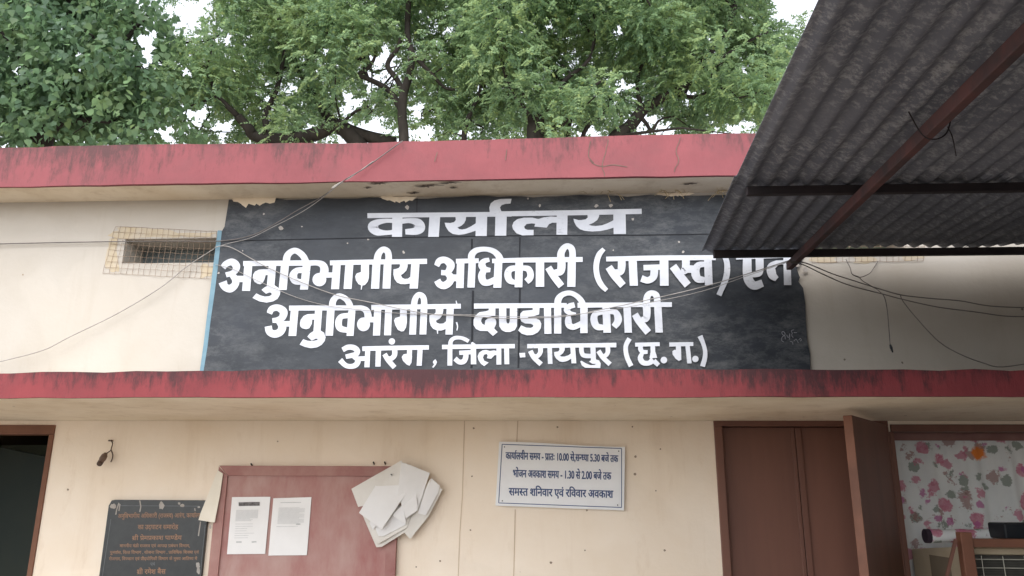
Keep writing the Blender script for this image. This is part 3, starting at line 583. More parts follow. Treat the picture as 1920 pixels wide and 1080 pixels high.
def shape(text):
    "order signs, cut half letters, set r-hooks: a list of (glyph, mode)"
    out = []; i = 0
    while i < len(text):
        c = text[i]
        if c in CONS:
            seq = [c]; i += 1
            while i + 1 < len(text) and text[i] == '्' and text[i + 1] in CONS: seq.append(text[i + 1]); i += 2
            mts = []
            while i < len(text) and text[i] in MAT: mts.append(text[i]); i += 1
            reph = False; rak = False
            if len(seq) > 1 and seq[0] == 'र': reph = True; seq = seq[1:]
            if len(seq) > 1 and seq[-1] == 'र': rak = True; seq = seq[:-1]
            if 'ि' in mts: out.append(('ि', '')); mts.remove('ि')
            for h in seq[:-1]: out.append((h, 'half' if h not in 'दटठड' else 'dead'))
            out.append((seq[-1], 'rakar' if rak else ''))
            out += [(q, '') for q in mts]
            if reph: out.append(('', 'reph'))
        else: out.append((c, '')); i += 1
    return out
def set_text(mb, text, a, b, h, Y, off=.012, lean=0.0, layer=0.0):
    "text between two baseline points of the photo, letter height h, on plane Y"
    x = 0; V = []; Fc = []; hk = max(y for _, y in glyph('प', off)[0])
    def put(v, f, dx):
        b0 = len(V); V.extend((p + dx, q) for p, q in v); Fc.extend(tuple(b0 + k for k in t) for t in f)
    def line(pts, wd):
        for (p, q), (r_, s) in zip(pts, pts[1:]):
            l = math.hypot(r_ - p, s - q); nx, ny = -(s - q) / l * wd / 2, (r_ - p) / l * wd / 2
            put([(p + nx, q + ny), (p - nx, q - ny), (r_ - nx, s - ny), (r_ + nx, s + ny)], [(0, 1, 2, 3)], 0)
    for c, mode in shape(text):
        if mode == 'reph': line([(x - .09, hk - .02), (x - .15, hk + .10), (x - .07, hk + .2), (x + .03, hk + .16)], .085); continue
        v, f, adv = glyph(c, off)
        if mode == 'half':
            bm = bmesh.new(); vs = [bm.verts.new((p, q, 0)) for p, q in v]
            for t in f:
                try: bm.faces.new([vs[k] for k in t])
                except ValueError: pass
            cut = adv * .66; bmesh.ops.bisect_plane(bm, geom=bm.verts[:] + bm.edges[:] + bm.faces[:], plane_co=(cut, 0, 0), plane_no=(1, 0, 0), clear_outer=True)
            bm.verts.index_update(); put([(q.co.x, q.co.y) for q in bm.verts], [tuple(k.index for k in t.verts) for t in bm.faces], x); bm.free(); x += cut; continue
        put(v, f, x)
        if mode == 'rakar': line([(x + adv * .58, .22), (x + adv * .12, -.02)], .08)
        if mode == 'dead': line([(x + adv * .45, -.05), (x + adv * .7, -.2)], .07)
        x += adv
    for p, q in V:
        t = p / x; px = a[0] + (b[0] - a[0]) * t + lean * q / hk * h; py = a[1] + (b[1] - a[1]) * t - q / hk * h
        mb.v.append(tuple(P(px, py, Y)))
    b0 = len(mb.v) - len(V); mb.f += [tuple(b0 + k for k in t) for t in Fc]

# office hours sign
hours = thing('office_hours_sign', 'white sheet metal sign with blue border and three lines of blue Hindi office hours', 'sign', P(1050, 950, -.02))
cor = [(936, 828), (1172, 838), (1170, 957), (929, 948)]
m = MB(); n = 12
HYs = lambda t: -.022 - (.016 * max(0, t - .75) ** 1.2 * 4 if True else 0)
tp = [P(cor[0][0] + (cor[1][0] - cor[0][0]) * i / n, cor[0][1] + (cor[1][1] - cor[0][1]) * i / n + 1.6 * math.sin(math.pi * min(1, i / n * 1.0) * 2.0) * -.6, -.022) for i in range(n + 1)]
bt = [P(cor[3][0] + (cor[2][0] - cor[3][0]) * i / n, cor[3][1] + (cor[2][1] - cor[3][1]) * i / n, -.022) for i in range(n + 1)]
m.slab(tp + bt[::-1], (0, .004, 0)); m.build('sheet', M_tin, hours)
m = MB()
inn = [(941.5, 833), (1165.5, 841), (1165.5, 951.5), (935, 943)]
for a, b_ in zip(inn, inn[1:] + inn[:1]): pxline(m, [a, b_], 1.5, -.0226)
m.build('border', M_sblue, hours)
def blue(t_, a, b, h, Y, off): m = MB(); set_text(m, t_, a, b, h, Y, off); set_text(m, t_, (a[0] + .55, a[1]), (b[0] + .55, b[1]), h, Y - .0001, off); m.build('lettering', M_sblue, hours, fix=False)
blue('कार्यालयीन समय - प्रातः 10.00 से,सन्ध्या 5.30 बजे तक', (948, 860.5), (1158.5, 866.5), 12.6, -.0228, .016)
blue('भोजन अवकाश समय - 1.30 से 2.00 बजे तक', (961.3, 894.3), (1145.5, 899.3), 13.4, -.0228, .016)
blue('समस्त शनिवार एवं रविवार अवकाश', (954, 928.5), (1149, 933.5), 13.6, -.0228, .016)
for x, y in ((946, 838), (1160, 846), (942, 939), (1158, 947)):
    c = P(x, y, -.022); MB().tube([c, c + Vector((0, -.004, 0))], .0035, 8).build('screw', M_line, hours)

# inauguration plaque
plq = thing('inauguration_plaque', 'black granite inauguration plaque with faded gold Hindi text beside the pink notice board', 'plaque', P(290, 1080, 0))
px0, px1 = P(205, 940, -.02).x, P(391, 950, -.02).x; pz1 = P(300, 937.5, -.02).z
m = MB(); m.slab([(px0, -.022, .75), (px1, -.022, .75), (px1, -.022, pz1 - .02), (px1 - .006, -.022, pz1 - .004), (px1 - .02, -.022, pz1), (px0 + .03, -.022, pz1), (px0 + .012, -.022, pz1 - .004), (px0, -.022, pz1 - .03)], (0, .021, 0))
m.build('slab', M_granite, plq, bevel=.002)
PY = -.0226; m = MB()
pxline(m, [(224, 948), (374, 949)], 1.0, PY); pxline(m, [(208, 973), (192, 1080), (188, 1110)], 1.0, PY); pxline(m, [(385, 984), (378, 1053), (374, 1110)], 1.0, PY)
m.build('border', M_line, plq)
def gold(*a): m = MB(); set_text(m, *a); m.build('lettering', M_gold, plq, fix=False)
gold('अनुविभागीय अधिकारी (राजस्व) आरंग, कार्यालय', (221, 971.5), (378, 970), 7.6, PY, .014)
gold('का उद्घाटन समारोह', (258.5, 992.3), (334, 992), 8, PY, .014)
gold('श्री प्रेमप्रकाश पाण्डेय', (247.4, 1012.6), (340.7, 1012), 7.6, PY, .014)
gold('माननीय मंत्री राजस्व एवं आपदा प्रबंधन विभाग,', (224.4, 1026), (356.3, 1026), 5.2, PY, .014)
gold('पुनर्वास, वित्त विभाग , योजना विभाग , प्राविधिक शिक्षा एवं', (206, 1038.5), (372.6, 1038), 5.2, PY, .014)
gold('रोजगार, विज्ञान एवं प्रौद्योगिकी विभाग के मुख्य आतिथ्य में', (204.4, 1050.4), (369.6, 1050), 5.2, PY, .014)
gold('श्री रमेश बैस', (256.3, 1076.3), (310.4, 1076), 8.4, PY, .014)
m = MB(); set_text(m, 'एवं', (282, 1060), (290.5, 1060), 5, PY, .014); m.build('lettering', M_line, plq, fix=False)
m = MB(); r = random.Random(5)
def splat(cx, cy, rx, ry, Y, n=11):
    MB().poly([P(cx + rx * r.uniform(.65, 1.15) * math.cos(2 * math.pi * k / n), cy + ry * r.uniform(.65, 1.15) * math.sin(2 * math.pi * k / n), Y) for k in range(n)]).build('splash', M_splash, plq)
for q in ((212, 949, 6, 5), (303, 948, 5.5, 7.5), (342, 948, 5, 3.2), (336, 944, 3, 2.2), (373, 951, 3, 2), (371, 1060, 4.5, 6), (372, 1070, 3.5, 8), (394, 988, 2, 4)): splat(*q, PY - .0004)
for pts in ([(262, 938), (264, 950), (262, 960)], [(223, 943), (219, 955), (217, 965)], [(225, 945), (223, 958)], [(376, 978), (372, 1005)], [(365, 953), (366, 958)]): m = MB(); pxline(m, pts, 2.2, PY - .0004); m.build('splash', M_splash, plq)

# notice board with papers
NB = -.03
nx0, nx1 = P(410, 880, NB).x, P(741, 1060, NB).x; nz1 = P(560, 873.5, NB).z; nz0 = .70
board = thing('notice_board', 'faded pink wooden notice board with raised frame carrying two pinned white notices', 'notice board', ((nx0 + nx1) / 2, 0, nz0))
fw = .052
MB().box(nx0 + fw - .004, nx1 - fw + .004, NB + .008, -.002, nz0 + fw, nz1 - fw + .004).build('panel', M_pink, board)
m = MB(); Y0, Y1 = NB - .004, -.002
m.hexa([(nx0, Y0, nz1 - 0), (nx0 + fw, Y0, nz1 - fw), (nx0 + fw, Y1, nz1 - fw), (nx0, Y1, nz1), (nx1, Y0, nz1), (nx1 - fw, Y0, nz1 - fw), (nx1 - fw, Y1, nz1 - fw), (nx1, Y1, nz1)])
m.build('frame', M_pinkf, board, bevel=.003)
MB().box(nx0, nx0 + fw, Y0 + .002, Y1, nz0, nz1 - fw - .002).face([(nx0, Y0 + .002, nz1 - fw - .002), (nx0 + fw, Y0 + .002, nz1 - fw - .002), (nx0, Y0 + .002, nz1 - .003)]).build('frame', M_pinkf, board)
MB().box(nx1 - fw, nx1, Y0 + .002, Y1, nz0, nz1 - fw - .002).face([(nx1 - fw, Y0 + .002, nz1 - fw - .002), (nx1, Y0 + .002, nz1 - fw - .002), (nx1, Y0 + .002, nz1 - .003)]).build('frame', M_pinkf, board)
MB().box(nx0 + fw, nx1 - fw, Y0 + .001, Y1, nz0, nz0 + fw - .001).build('frame', M_pinkf, board)
for x, y in ((472, 871), (701, 868), (722, 868)):
    c = P(x, y, -.01); MB().tube([c + Vector((0, .01, -.006)), c + Vector((0, -.012, .004))], .004, 6).build('nail', M_iron, board)
fr4 = lambda x, y: (420 + x / 8.306, 920 + y / 8.306)
def notice(poly, label, marks, Y):
    t = thing('notice_sheet', label, 'paper notice', P(*fr4(*poly[2]), Y), 'printed notices pinned on the pink board')
    r = random.Random(len(marks)); pts = []
    for i in range(4):
        a, b_ = poly[i], poly[(i + 1) % 4]
        for k in range(5): pts.append((a[0] + (b_[0] - a[0]) * k / 5, a[1] + (b_[1] - a[1]) * k / 5))
    MB().slab([P(*fr4(*p), Y - .002 * (p[1] / 1000) ** 2) for p in pts], (0, .001, 0)).build('sheet', M_paper, t)
    ink = {}
    for mt, pts, wd in marks: pxline(ink.setdefault(mt, MB()), [fr4(*p) for p in pts], wd / 8.306, Y - .0028)
    for mt, mb in ink.items(): mb.build('print', mt, t)
r = random.Random(3)
marks1 = [(M_inkd, [(228, 210), (556, 204)], 58)]
for i in range(12): y = 305 + i * 15; a = 190 - (y - 300) * .09; marks1.append((M_ink, [(a, y), (a + (345 if y < 440 else r.uniform(190, 340)), y - 3)], 5))
for i in range(7): y = 520 + i * 36; a = 180 - (y - 500) * .09; marks1.append((M_ink, [(a, y), (a + r.uniform(180, 330), y - 3)], 5))
marks1 += [(M_ink, [(190, 800), (275, 800)], 22), (M_ink, [(430, 800), (505, 795)], 22)]
notice([(125, 100), (722, 95), (640, 985), (45, 990)], 'white printed notice with a dark heading bar pinned on the pink board', marks1, -.0262)
marks2 = [(M_ink, [(880, 186), (1200, 182)], 10)]
for i in range(16): y = 270 + i * 16; a = 850 - (y - 270) * .08; marks2.append((M_ink, [(a, y), (a + (410 if i % 5 else 330), y - 3)], 5))
marks2 += [(M_ink, [(1120, 525), (1190, 520)], 20), (M_ink, [(815, 560), (1150, 555)], 5)]
notice([(768, 118), (1362, 100), (1290, 1005), (690, 1012)], 'white printed notice without heading bar, half filled with grey text, pinned on the pink board', marks2, -.0258)

# sheaf of papers on a nail at the corner of the board
fr3 = lambda x, y: (640 + x / 5.685, 850 + y / 5.685)
sheaf = thing('paper_sheaf', 'thick fan of folded white papers hung over the corner of the pink notice board', 'papers', P(*fr3(590, 560), -.06))
def sheet(pts, Y, ax, ay, th, mt):
    cx = sum(p[0] for p in pts) / len(pts); cy = sum(p[1] for p in pts) / len(pts); q = []
    for i in range(len(pts)):
        a, b_ = pts[i], pts[(i + 1) % len(pts)]
        for k in range(3): q.append((a[0] + (b_[0] - a[0]) * k / 3, a[1] + (b_[1] - a[1]) * k / 3))
    ph = rnd.uniform(0, 6); bm = bmesh.new(); vs = []
    for x, y in q: vs.append(bm.verts.new((x, y, 0)))
    for t in tessellate_polygon([[Vector((x, y, 0)) for x, y in q]]): bm.faces.new([vs[k] for k in t])
    bmesh.ops.subdivide_edges(bm, edges=bm.edges[:], cuts=3, use_grid_fill=True)
    r_ = max(math.hypot(x - cx, y - cy) for x, y in q); og = origin(sheaf)
    for v in bm.verts:
        x, y = v.co.x, v.co.y; e = math.hypot(x - cx, y - cy) / r_
        dy = .0012 * math.sin(x / 150 + ph) + .001 * math.sin(y / 120 + 2 * ph) - .006 * max(0, e - .72) ** 1.5 * (1 + math.sin(math.atan2(y - cy, x - cx) * 2 + ph))
        v.co = P(*fr3(x, y), Y + ax * (x - cx) / 1000 + ay * (y - cy) / 1000 + dy) - og
    bmesh.ops.recalc_face_normals(bm, faces=bm.faces); me = bpy.data.meshes.new('paper_sheet'); bm.to_mesh(me); bm.free(); me.materials.append(mt)
    o = bpy.data.objects.new('paper_sheet', me); COL.objects.link(o); o.parent = sheaf; md = o.modifiers.new('wad', 'SOLIDIFY'); md.thickness = th; md.offset = 0
sheet([(945, 272), (1078, 385), (930, 670), (735, 912), (675, 850), (800, 560)], -.050, .05, .03, .010, M_paper2)
sheet([(960, 265), (1050, 345), (1030, 420), (900, 660), (815, 640), (900, 380)], -.060, .05, -.02, .003, M_paper)
sheet([(230, 665), (560, 520), (780, 640), (745, 800), (432, 996), (375, 1002)], -.052, .0, -.03, .007, M_paper2)
sheet([(250, 690), (600, 560), (735, 690), (700, 790), (405, 960), (370, 940)], -.064, .02, -.05, .005, M_paper2)
sheet([(300, 640), (600, 560), (690, 760), (450, 882), (395, 880)], -.072, .03, -.04, .004, M_paper)
sheet([(108, 378), (640, 75), (690, 330), (420, 520), (232, 560), (180, 572)], -.066, .05, .02, .006, M_paper2)
sheet([(640, 100), (735, 125), (942, 210), (812, 612), (690, 700), (600, 420)], -.074, .08, .02, .005, M_paper)
sheet([(655, 560), (800, 440), (815, 605), (688, 690)], -.083, .05, -.05, .002, M_paper)
sheet([(545, 660), (655, 545), (690, 745), (640, 725)], -.083, .03, -.06, .002, M_paper)
sheet([(350, 260), (520, 150), (640, 75), (680, 140), (730, 440), (700, 460), (420, 560)], -.082, .04, .02, .003, M_paper2)
sheet([(188, 635), (405, 280), (520, 165), (680, 440), (430, 812)], -.092, .05, -.06, .004, M_paper)
sheet([(300, 740), (330, 700), (372, 765), (335, 815)], -.090, .03, -.04, .003, M_paper)
m = MB(); c = P(*fr3(560, 250), -.03); m.tube([c + Vector((0, .03, 0)), c + Vector((0, -.075, .01))], .003, 6); m.build('nail', M_iron, sheaf)
# cream sheet tucked behind the board
t = [(408, 882), (418, 888), (412, 930), (402, 980), (372, 975), (376, 962)]
o = MB().slab([P(x, y, -.040 - .01 * (y - 880) / 100) for x, y in t], (0, .004, 0)).build('folded_paper', simple('cream card', (.82, .76, .65, 1), (.74, .68, .57, 1), 8))
tag(o, 'cream folded paper strip hanging between the black plaque and the pink notice board', 'paper')

# bulb holder on the wall
hold = thing('bulb_holder', 'old brown bulb holder dangling on a short wire above the black plaque', 'bulb holder', P(200, 850, 0))
k = NT('brown bakelite', .5, .4); k.col((.075, .045, .032, 1)); M_bak = k.m
a, b_ = P(198, 851, -.03), P(187, 869, -.085); d = (b_ - a)
MB().tube([a, a + d * .15, a + d * .2, a + d * .55, a + d * .6, a + d * .92, b_], [.010, .012, .016, .017, .014, .0145, .0135], 14).build('socket', simple('weathered socket', (.22, .16, .13, 1), (.14, .09, .07, 1), 40), hold, smooth=True)
MB().tube([b_ - d * .01, b_ + d * .09], [.0148, .0135], 14).build('rim', M_bak, hold)
m = MB(); m.tube(spline([P(209, 827, -.002), P(211, 832, -.02), P(209, 840, -.02), P(207, 845, -.03), a], 4), .0028, 6); m.tube(spline([P(208, 843, -.025), P(211, 851, -.03), P(211, 858, -.02), P(208, 866, -.006)], 4), .003, 6); m.tube([P(204, 826, -.001), P(210, 826, -.012)], .0045, 8)
m.build('cord', M_bak, hold)

# welded mesh on the two ventilators
def meshgrid(name, label, quad, nx, nz, Y, seed, rad):
    r = random.Random(seed); m = MB(); J = {}
    for i in range(nx + 1):
        for j in range(nz + 1):
            u_, v_ = i / nx, j / nz; a, b_, c, d = quad
            x = (a[0] * (1 - u_) + b_[0] * u_) * (1 - v_) + (d[0] * (1 - u_) + c[0] * u_) * v_; y = (a[1] * (1 - u_) + b_[1] * u_) * (1 - v_) + (d[1] * (1 - u_) + c[1] * u_) * v_
            J[i, j] = P(x + r.uniform(-.8, .8), y + r.uniform(-.6, .6), Y + r.uniform(-.004, .004) - .012 * math.sin(math.pi * u_) * math.sin(math.pi * v_))
    for i in range(nx + 1): m.tube([J[i, j] for j in range(nz + 1)], rad, 4, False)
    for j in range(nz + 1): m.tube([J[i, j] for i in range(nx + 1)], rad, 4, False)
    tag(m.build(name, M_mesh), label, 'wire mesh')
meshgrid('wire_mesh', 'rusty square wire mesh nailed over the ventilator slot beside the black board edge', [(216, 424), (407, 434), (398, 523), (193, 512)], 19, 8, -.006, 2, .0009)
meshgrid('wire_mesh', 'rusty wire mesh scrap over the ventilator slot half hidden under the tin roof', [(1520, 432), (1735, 436), (1732, 489), (1522, 492)], 18, 4, -.006, 3, .0011)

# cables
def cable(label, pts, rad=.0028, mat=None, name='cable', plug=None, n=6):
    q = spline(pts, n); m = MB(); m.tube([P(*p) for p in q], rad, 6)
    t = m.build(name, mat or M_wire, smooth=True); tag(t, label, 'cable', 'loose cables on the front wall'); return t
cable('cable running level across the white wall then climbing to the roof edge', [(-30, 458, -.02), (100, 455, -.02), (220, 453, -.022), (330, 452, -.025), (412, 452, -.03), (470, 442, -.035), (515, 420, -.05), (560, 393, -.08), (602, 370, -.12), (640, 342, -.25), (655, 332, -.30), (690, 311, YR - .02), (755, 264, YR - .02)], .003)
cable('thinner second cable beside the climbing cable, clipped near the roof edge', [(416, 460, -.02), (434, 455, -.03), (470, 446, -.04), (515, 424, -.055), (565, 398, -.085), (606, 370, -.13), (641, 341, -.26), (657, 333, YR - .025), (700, 302, YR - .022)], .0018, M_wirel)
cable('cable sagging down the white wall from the board edge to the sunshade', [(-30, 684, -.05), (0, 678, -.05), (80, 657, -.04), (130, 632, -.04), (220, 588, -.03), (300, 540, -.03), (350, 500, -.03), (402, 466, -.03)], .0026, M_wirel)
cable('grey cable sagging across the lettering from the board edge to the tin roof post', [(402, 464, -.03), (420, 461, -.03), (440, 467, -.03), (475, 487, -.03), (520, 510, -.03), (620, 550, -.03), (700, 568, -.03), (800, 588, -.03), (870, 592, -.03), (960, 597, -.035), (1060, 593, -.04), (1130, 580, -.05), (1220, 561, -.08), (1310, 540, -.12), (1400, 514, -.2), (1478, 489, -.3)], .0025, M_wirel)
cable('thin grey cable crossing the lower lettering rows and meeting the sagging one', [(404, 496, -.025), (440, 506, -.025), (500, 534, -.025), (560, 559, -.025), (620, 574, -.025), (690, 582, -.025), (760, 588, -.025), (870, 590, -.034), (1000, 594, -.04), (1120, 585, -.06), (1230, 565, -.1), (1320, 545, -.14), (1410, 514, -.22), (1478, 491, -.3)], .0016, M_wirel)
cable('upper brown cable leaving the rafter end towards the window side', [(1480, 490, -.3), (1510, 493, -.25), (1560, 513, -.2), (1600, 526, -.2), (1650, 542, -.2), (1690, 553, -.2), (1740, 559, -.2), (1800, 564, -.2), (1860, 574, -.2), (1960, 578, -.2)], .0028)
cable('lower brown cable leaving the rafter end towards the window side', [(1482, 492, -.3), (1505, 496, -.25), (1545, 515, -.21), (1590, 534, -.21), (1650, 550, -.21), (1700, 563, -.21), (1760, 576, -.21), (1830, 585, -.21), (1890, 593, -.21), (1960, 593, -.21)], .0028)
cable('short loose cable hanging straight down with a plug at its end', [(1655, 551, -.2), (1660, 562, -.2), (1664, 585, -.2), (1667, 620, -.2), (1669, 646, -.2), (1671, 658, -.2)], .0024)
cable('long loose cable drooping from the brown cables down to the sunshade', [(1688, 553, -.2), (1694, 566, -.2), (1720, 598, -.2), (1760, 640, -.21), (1800, 664, -.22), (1845, 681, -.22), (1880, 688, -.2), (1960, 676, -.2)], .0024)
cable('short cable looping from the ventilator mesh down to the brown cables', [(1586, 486, -.02), (1594, 502, -.03), (1598, 514, -.04), (1610, 519, -.05), (1618, 527, -.08), (1640, 540, -.15), (1652, 549, -.2)], .0024)
cable('short wire hung in a shallow bow under the ventilator mesh', [(1646, 490, -.01), (1638, 503, -.02), (1630, 513, -.03), (1612, 520, -.03), (1598, 515, -.03)], .002)
m = MB(); m.tube([P(1669, 646, -.2), P(1671, 652, -.2), P(1674, 661, -.2)], [.004, .007, .003], 8); o = m.build('cable_plug', M_blackbox); tag(o, 'small dark plug at the end of the loose hanging cable', 'plug')
m = MB(); a = P(623, 352, -.2); b_ = P(642, 341, -.24); m.tube([a, a + (b_ - a) * .3, b_], [.005, .007, .006], 8); o = m.build('cable_joint', M_paper2); tag(o, 'white taped joint on the cable just under the roof edge', 'cable joint')
# dry grass in the gap under the roof slab
m = MB(); r = random.Random(8)
for i in range(46):
    x = r.choice((r.gauss(1262, 16), r.gauss(1352, 8), r.gauss(1150, 22))); y = 362 + r.uniform(-6, 1)
    a = P(x, y, -.03); b_ = P(x + r.uniform(-16, 16), y + r.uniform(-6, 16), -.05 - r.uniform(0, .05)); m.tube([a, (a + b_) / 2 + Vector((r.uniform(-.01, .01), 0, .008)), b_], .0012, 4)
o = m.build('dry_grass', M_straw); tag(o, kind='stuff', label='wisps of dry straw stuck under the roof slab above the black board', cat='straw')

# ------------------------------------------------------------------ floral curtain and window unit
cur = thing('curtain', 'white curtain printed with pink roses hung inside the window frame', 'curtain', ((WR0 + WR1) / 2, .16, .8))
nx, nz = 90, 30; V = []; Fq = []; zt = P(1800, 806, .15).z
for j in range(nz + 1):
    for i in range(nx + 1):
        x = WR0 + .02 + (WR1 - WR0 - .04) * i / nx; z = .8 + (zt - .8) * j / nz
        V.append((x, .165 + .012 * math.sin(x * 31 + .6 * math.sin(z * 3)) + .006 * math.sin(x * 77 + z), z))
for j in range(nz):
    for i in range(nx): a = j * (nx + 1) + i; Fq.append((a, a + 1, a + nx + 2, a + nx + 1))
m = MB(); m.v = V; m.f = Fq; m.build('cloth', M_floral, cur, smooth=True)
zb = P(1800, 826, .14).z
MB().box(WR0 + .016, WR1 - .05, .138, .146, zb, zt).build('valance', simple('brown gauze strip', (.22, .11, .10, 1), (.30, .17, .15, 1), 6, .9), cur)

ac = thing('window_air_cooler', 'beige window cooling unit with wire grille standing out of the floral curtained window', 'air cooler', P(1870, 1110, -.2))
YF = -.42
A = [P(1717, 1030, .05), P(1803, 1019, YF)]; zl = .8
fx0 = P(1815, 1030, YF).x; ztop_ = P(1815, 1026, YF).z
m = MB(); m.hexa([(fx0 - .03, YF + .03, zl), (fx0 + .75, YF + .03, zl), (fx0 + .75, .10, zl), (A[0].x, .10, zl), (A[1].x, YF + .03, ztop_), (fx0 + .75, YF + .03, ztop_), (fx0 + .75, .10, A[0].z), (A[0].x, .10, A[0].z)])
m.build('housing', M_beige, ac, bevel=.006)
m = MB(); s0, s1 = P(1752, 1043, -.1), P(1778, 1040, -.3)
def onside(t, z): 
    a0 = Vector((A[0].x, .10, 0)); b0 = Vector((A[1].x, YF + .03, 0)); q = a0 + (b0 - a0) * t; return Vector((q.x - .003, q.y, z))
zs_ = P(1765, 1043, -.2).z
m.slab([onside(.40, zl), onside(.80, zl), onside(.80, zs_), onside(.40, zs_)], (.002, 0, 0)); m.build('side_shade_patch', simple('shaded beige recess', (.21, .17, .12, 1), (.17, .13, .09, 1), 4), ac)  # flat darker copy of the housing beige, recess shade put into its colour
fw_ = .016
m = MB(); m.box(fx0, fx0 + .75, YF, YF + .02, ztop_ - .03, ztop_ - .004); m.box(fx0, fx0 + fw_, YF, YF + .02, zl, ztop_ - .032); m.build('front_rim', M_beige, ac, bevel=.003)
m = MB()
for k in range(34): z = ztop_ - .045 - k * .011; m.box(fx0 + fw_ + .002, fx0 + .75, YF + .012, YF + .018, z - .0035, z + .0035) if z > zl else None
m.box(fx0 + fw_ + .002, fx0 + .75, YF + .019, YF + .026, zl, ztop_ - .034)
m.build('fins', M_fin, ac)
m = MB(); 
for k in range(5): z = ztop_ - .05 - k * .036; m.tube([(fx0 + fw_, YF - .004, z), (fx0 + .75, YF - .004, z)], .0016, 5)
for k in range(8): x = fx0 + .05 + k * .092; m.tube([(x, YF - .007, ztop_ - .035), (x, YF - .007, zl)], .0016, 5)
m.build('grille', M_grille, ac)
stand = thing('wooden_stand', 'brown wooden stand framing the window cooling unit', 'stand', P(1808, 1110, -.48))
pa = P(1808, 1003, -.47)
m = MB(); m.box(pa.x - .026, pa.x + .024, -.49, -.445, 0, pa.z + .012); m.build('post', M_wood2, stand, bevel=.003)
zb_ = P(1850, 1018, -.47).z
MB().box(pa.x + .0255, pa.x + .85, -.482, -.448, zb_ - .018, zb_ + .018).build('rail', M_wood2, stand, bevel=.003)
a, b_ = P(1792, 1012, -.50), P(1774, 1085, -.50); MB().bar(a, b_ + (b_ - a) * 1.5, .012, .012, (0, 1, 0)).build('brace', M_wood, stand)
MB().box(pa.x + .80, pa.x + .848, -.49, -.445, 0, zb_ - .02).build('post', M_wood2, stand, bevel=.003)
roll = thing('cloth_roll', 'rolled floral sheet lying on top of the cooling unit', 'cloth roll', P(1800, 1010, -.3))
a, b_ = P(1738, 1005, -.2), P(1900, 1004, -.2); m = MB(); m.tube([a + (b_ - a) * (i / 10) for i in range(11)], [.030 + .002 * math.sin(i * 2.1) for i in range(11)], 18); m.build('roll', M_floral, roll, smooth=False)
m = MB(); m.tube([a - Vector((.010, 0, 0)), a + Vector((.012, 0, 0))], .0325, 18); m.build('end_band', simple('dark purple band', (.04, .03, .045, 1), (.03, .02, .03, 1), 10), roll)
bx = P(1886, 1011, -.36); m = MB(); m.box(bx.x, bx.x + .25, -.36, -.22, bx.z, bx.z + .07); o = m.build('black_box', M_blackbox, bevel=.008); tag(o, 'black plastic box resting on the cooling unit beside the rolled sheet', 'box')

# ------------------------------------------------------------------ corrugated shed roof
P0 = P(1315, 470, -.125)
CD = Vector((math.sin(R(5)), math.cos(R(5)), .083)).normalized()          # up the slope, towards the wall
SX = Vector((1, 0, 0)); SN = SX.cross(CD).normalized()                      # up
shed = thing('tin_shed', 'dark corrugated sheet shed roof on iron rafters standing in front of the office', 'shed', (P0.x + 2.5, -3, 0))
PITCH, AMP = .076, .0095
def sheet_roof(x0, w_, t0, t1, lift, seed, bow=0):
    r = random.Random(seed); n = int(round(w_ / PITCH)) * 6; V, Fq = [], []; nt_ = 14
    for j in range(nt_ + 1):
        t = t0 + (t1 - t0) * j / nt_
        for i in range(n + 1):
            s = x0 + w_ * i / n; h = AMP * math.sin(2 * math.pi * s / PITCH) + lift + .004 * math.sin(s * 3 + t * 2 + seed)
            if j < 2: h += bow * max(0, math.sin(math.pi * i / n)) * (1 - j / 2)
            V.append(P0 + SX * (s + (.004 * r.random() if j == 0 else 0)) - CD * (t + (.006 * math.sin(i * .7 + seed) if j in (0, nt_) else 0)) + SN * h)
    for j in range(nt_):
        for i in range(n): a = j * (n + 1) + i; Fq.append((a, a + 1, a + n + 2, a + n + 1))
    m = MB(); m.v = V; m.f = Fq; o = m.build('roof_sheet', M_sheet, shed, smooth=True, fix=False)
    sd_ = o.modifiers.new('gauge', 'SOLIDIFY'); sd_.thickness = .0015; sd_.offset = 1
x = 0.0
for i in range(12):
    sheet_roof(x, .76, 0.0, 1.25, .004 * (i % 2), 11 + i, (0, .010, .028, .004, .012, .01)[i % 6]); sheet_roof(x + .010, .76, 1.14, 3.3, -.003 + .004 * (i % 2), 31 + i); sheet_roof(x + .010, .76, 3.2, 5.5, -.006 + .004 * (i % 2), 51 + i); sheet_roof(x + .010, .76, 5.4, 7.6, -.009 + .004 * (i % 2), 71 + i); x += PITCH * 9
def purlin(t, s0, s1, w_, h, drop, mat):
    a = P0 + SX * s0 - CD * t + SN * drop; b_ = P0 + SX * s1 - CD * t + SN * drop
    MB().bar(a, b_, w_, h, SN).build('purlin', mat, shed, bevel=.003)
z_p = -.036
for t_, w_ in ((.07, .04), (1.18, .034), (3.25, .04), (5.45, .04), (7.4, .04)): purlin(t_, .055, 8.1, .03, w_, z_p, M_iron)
def rafter(xs, t0, t1, mat):
    a = P0 + SX * xs - CD * t0 + SN * (z_p - .042); b_ = P0 + SX * xs - CD * t1 + SN * (z_p - .042); MB().bar(a, b_, .030, .042, SN).build('rafter', mat, shed, bevel=.003)
# the rafter seen crossing the photo
tgt = P(1484, 488, P0.y + .0)
xr = tgt.x - P0.x
rafter(xr, -.06, 7.5, M_rust); rafter(xr + 2.6, 0, 7.5, M_rust); rafter(xr + 5.2, 0, 7.5, M_rust)
for px_, t in ((xr + 2.6, .1), (xr + 2.6, 7.2), (xr, 7.2), (xr + 5.2, .1), (xr + 5.2, 7.2)):
    p = P0 + SX * px_ - CD * t; MB().tube([(p.x, p.y, 0), (p.x, p.y, p.z - .095)], .03, 12).build('post', M_iron, shed, smooth=True)
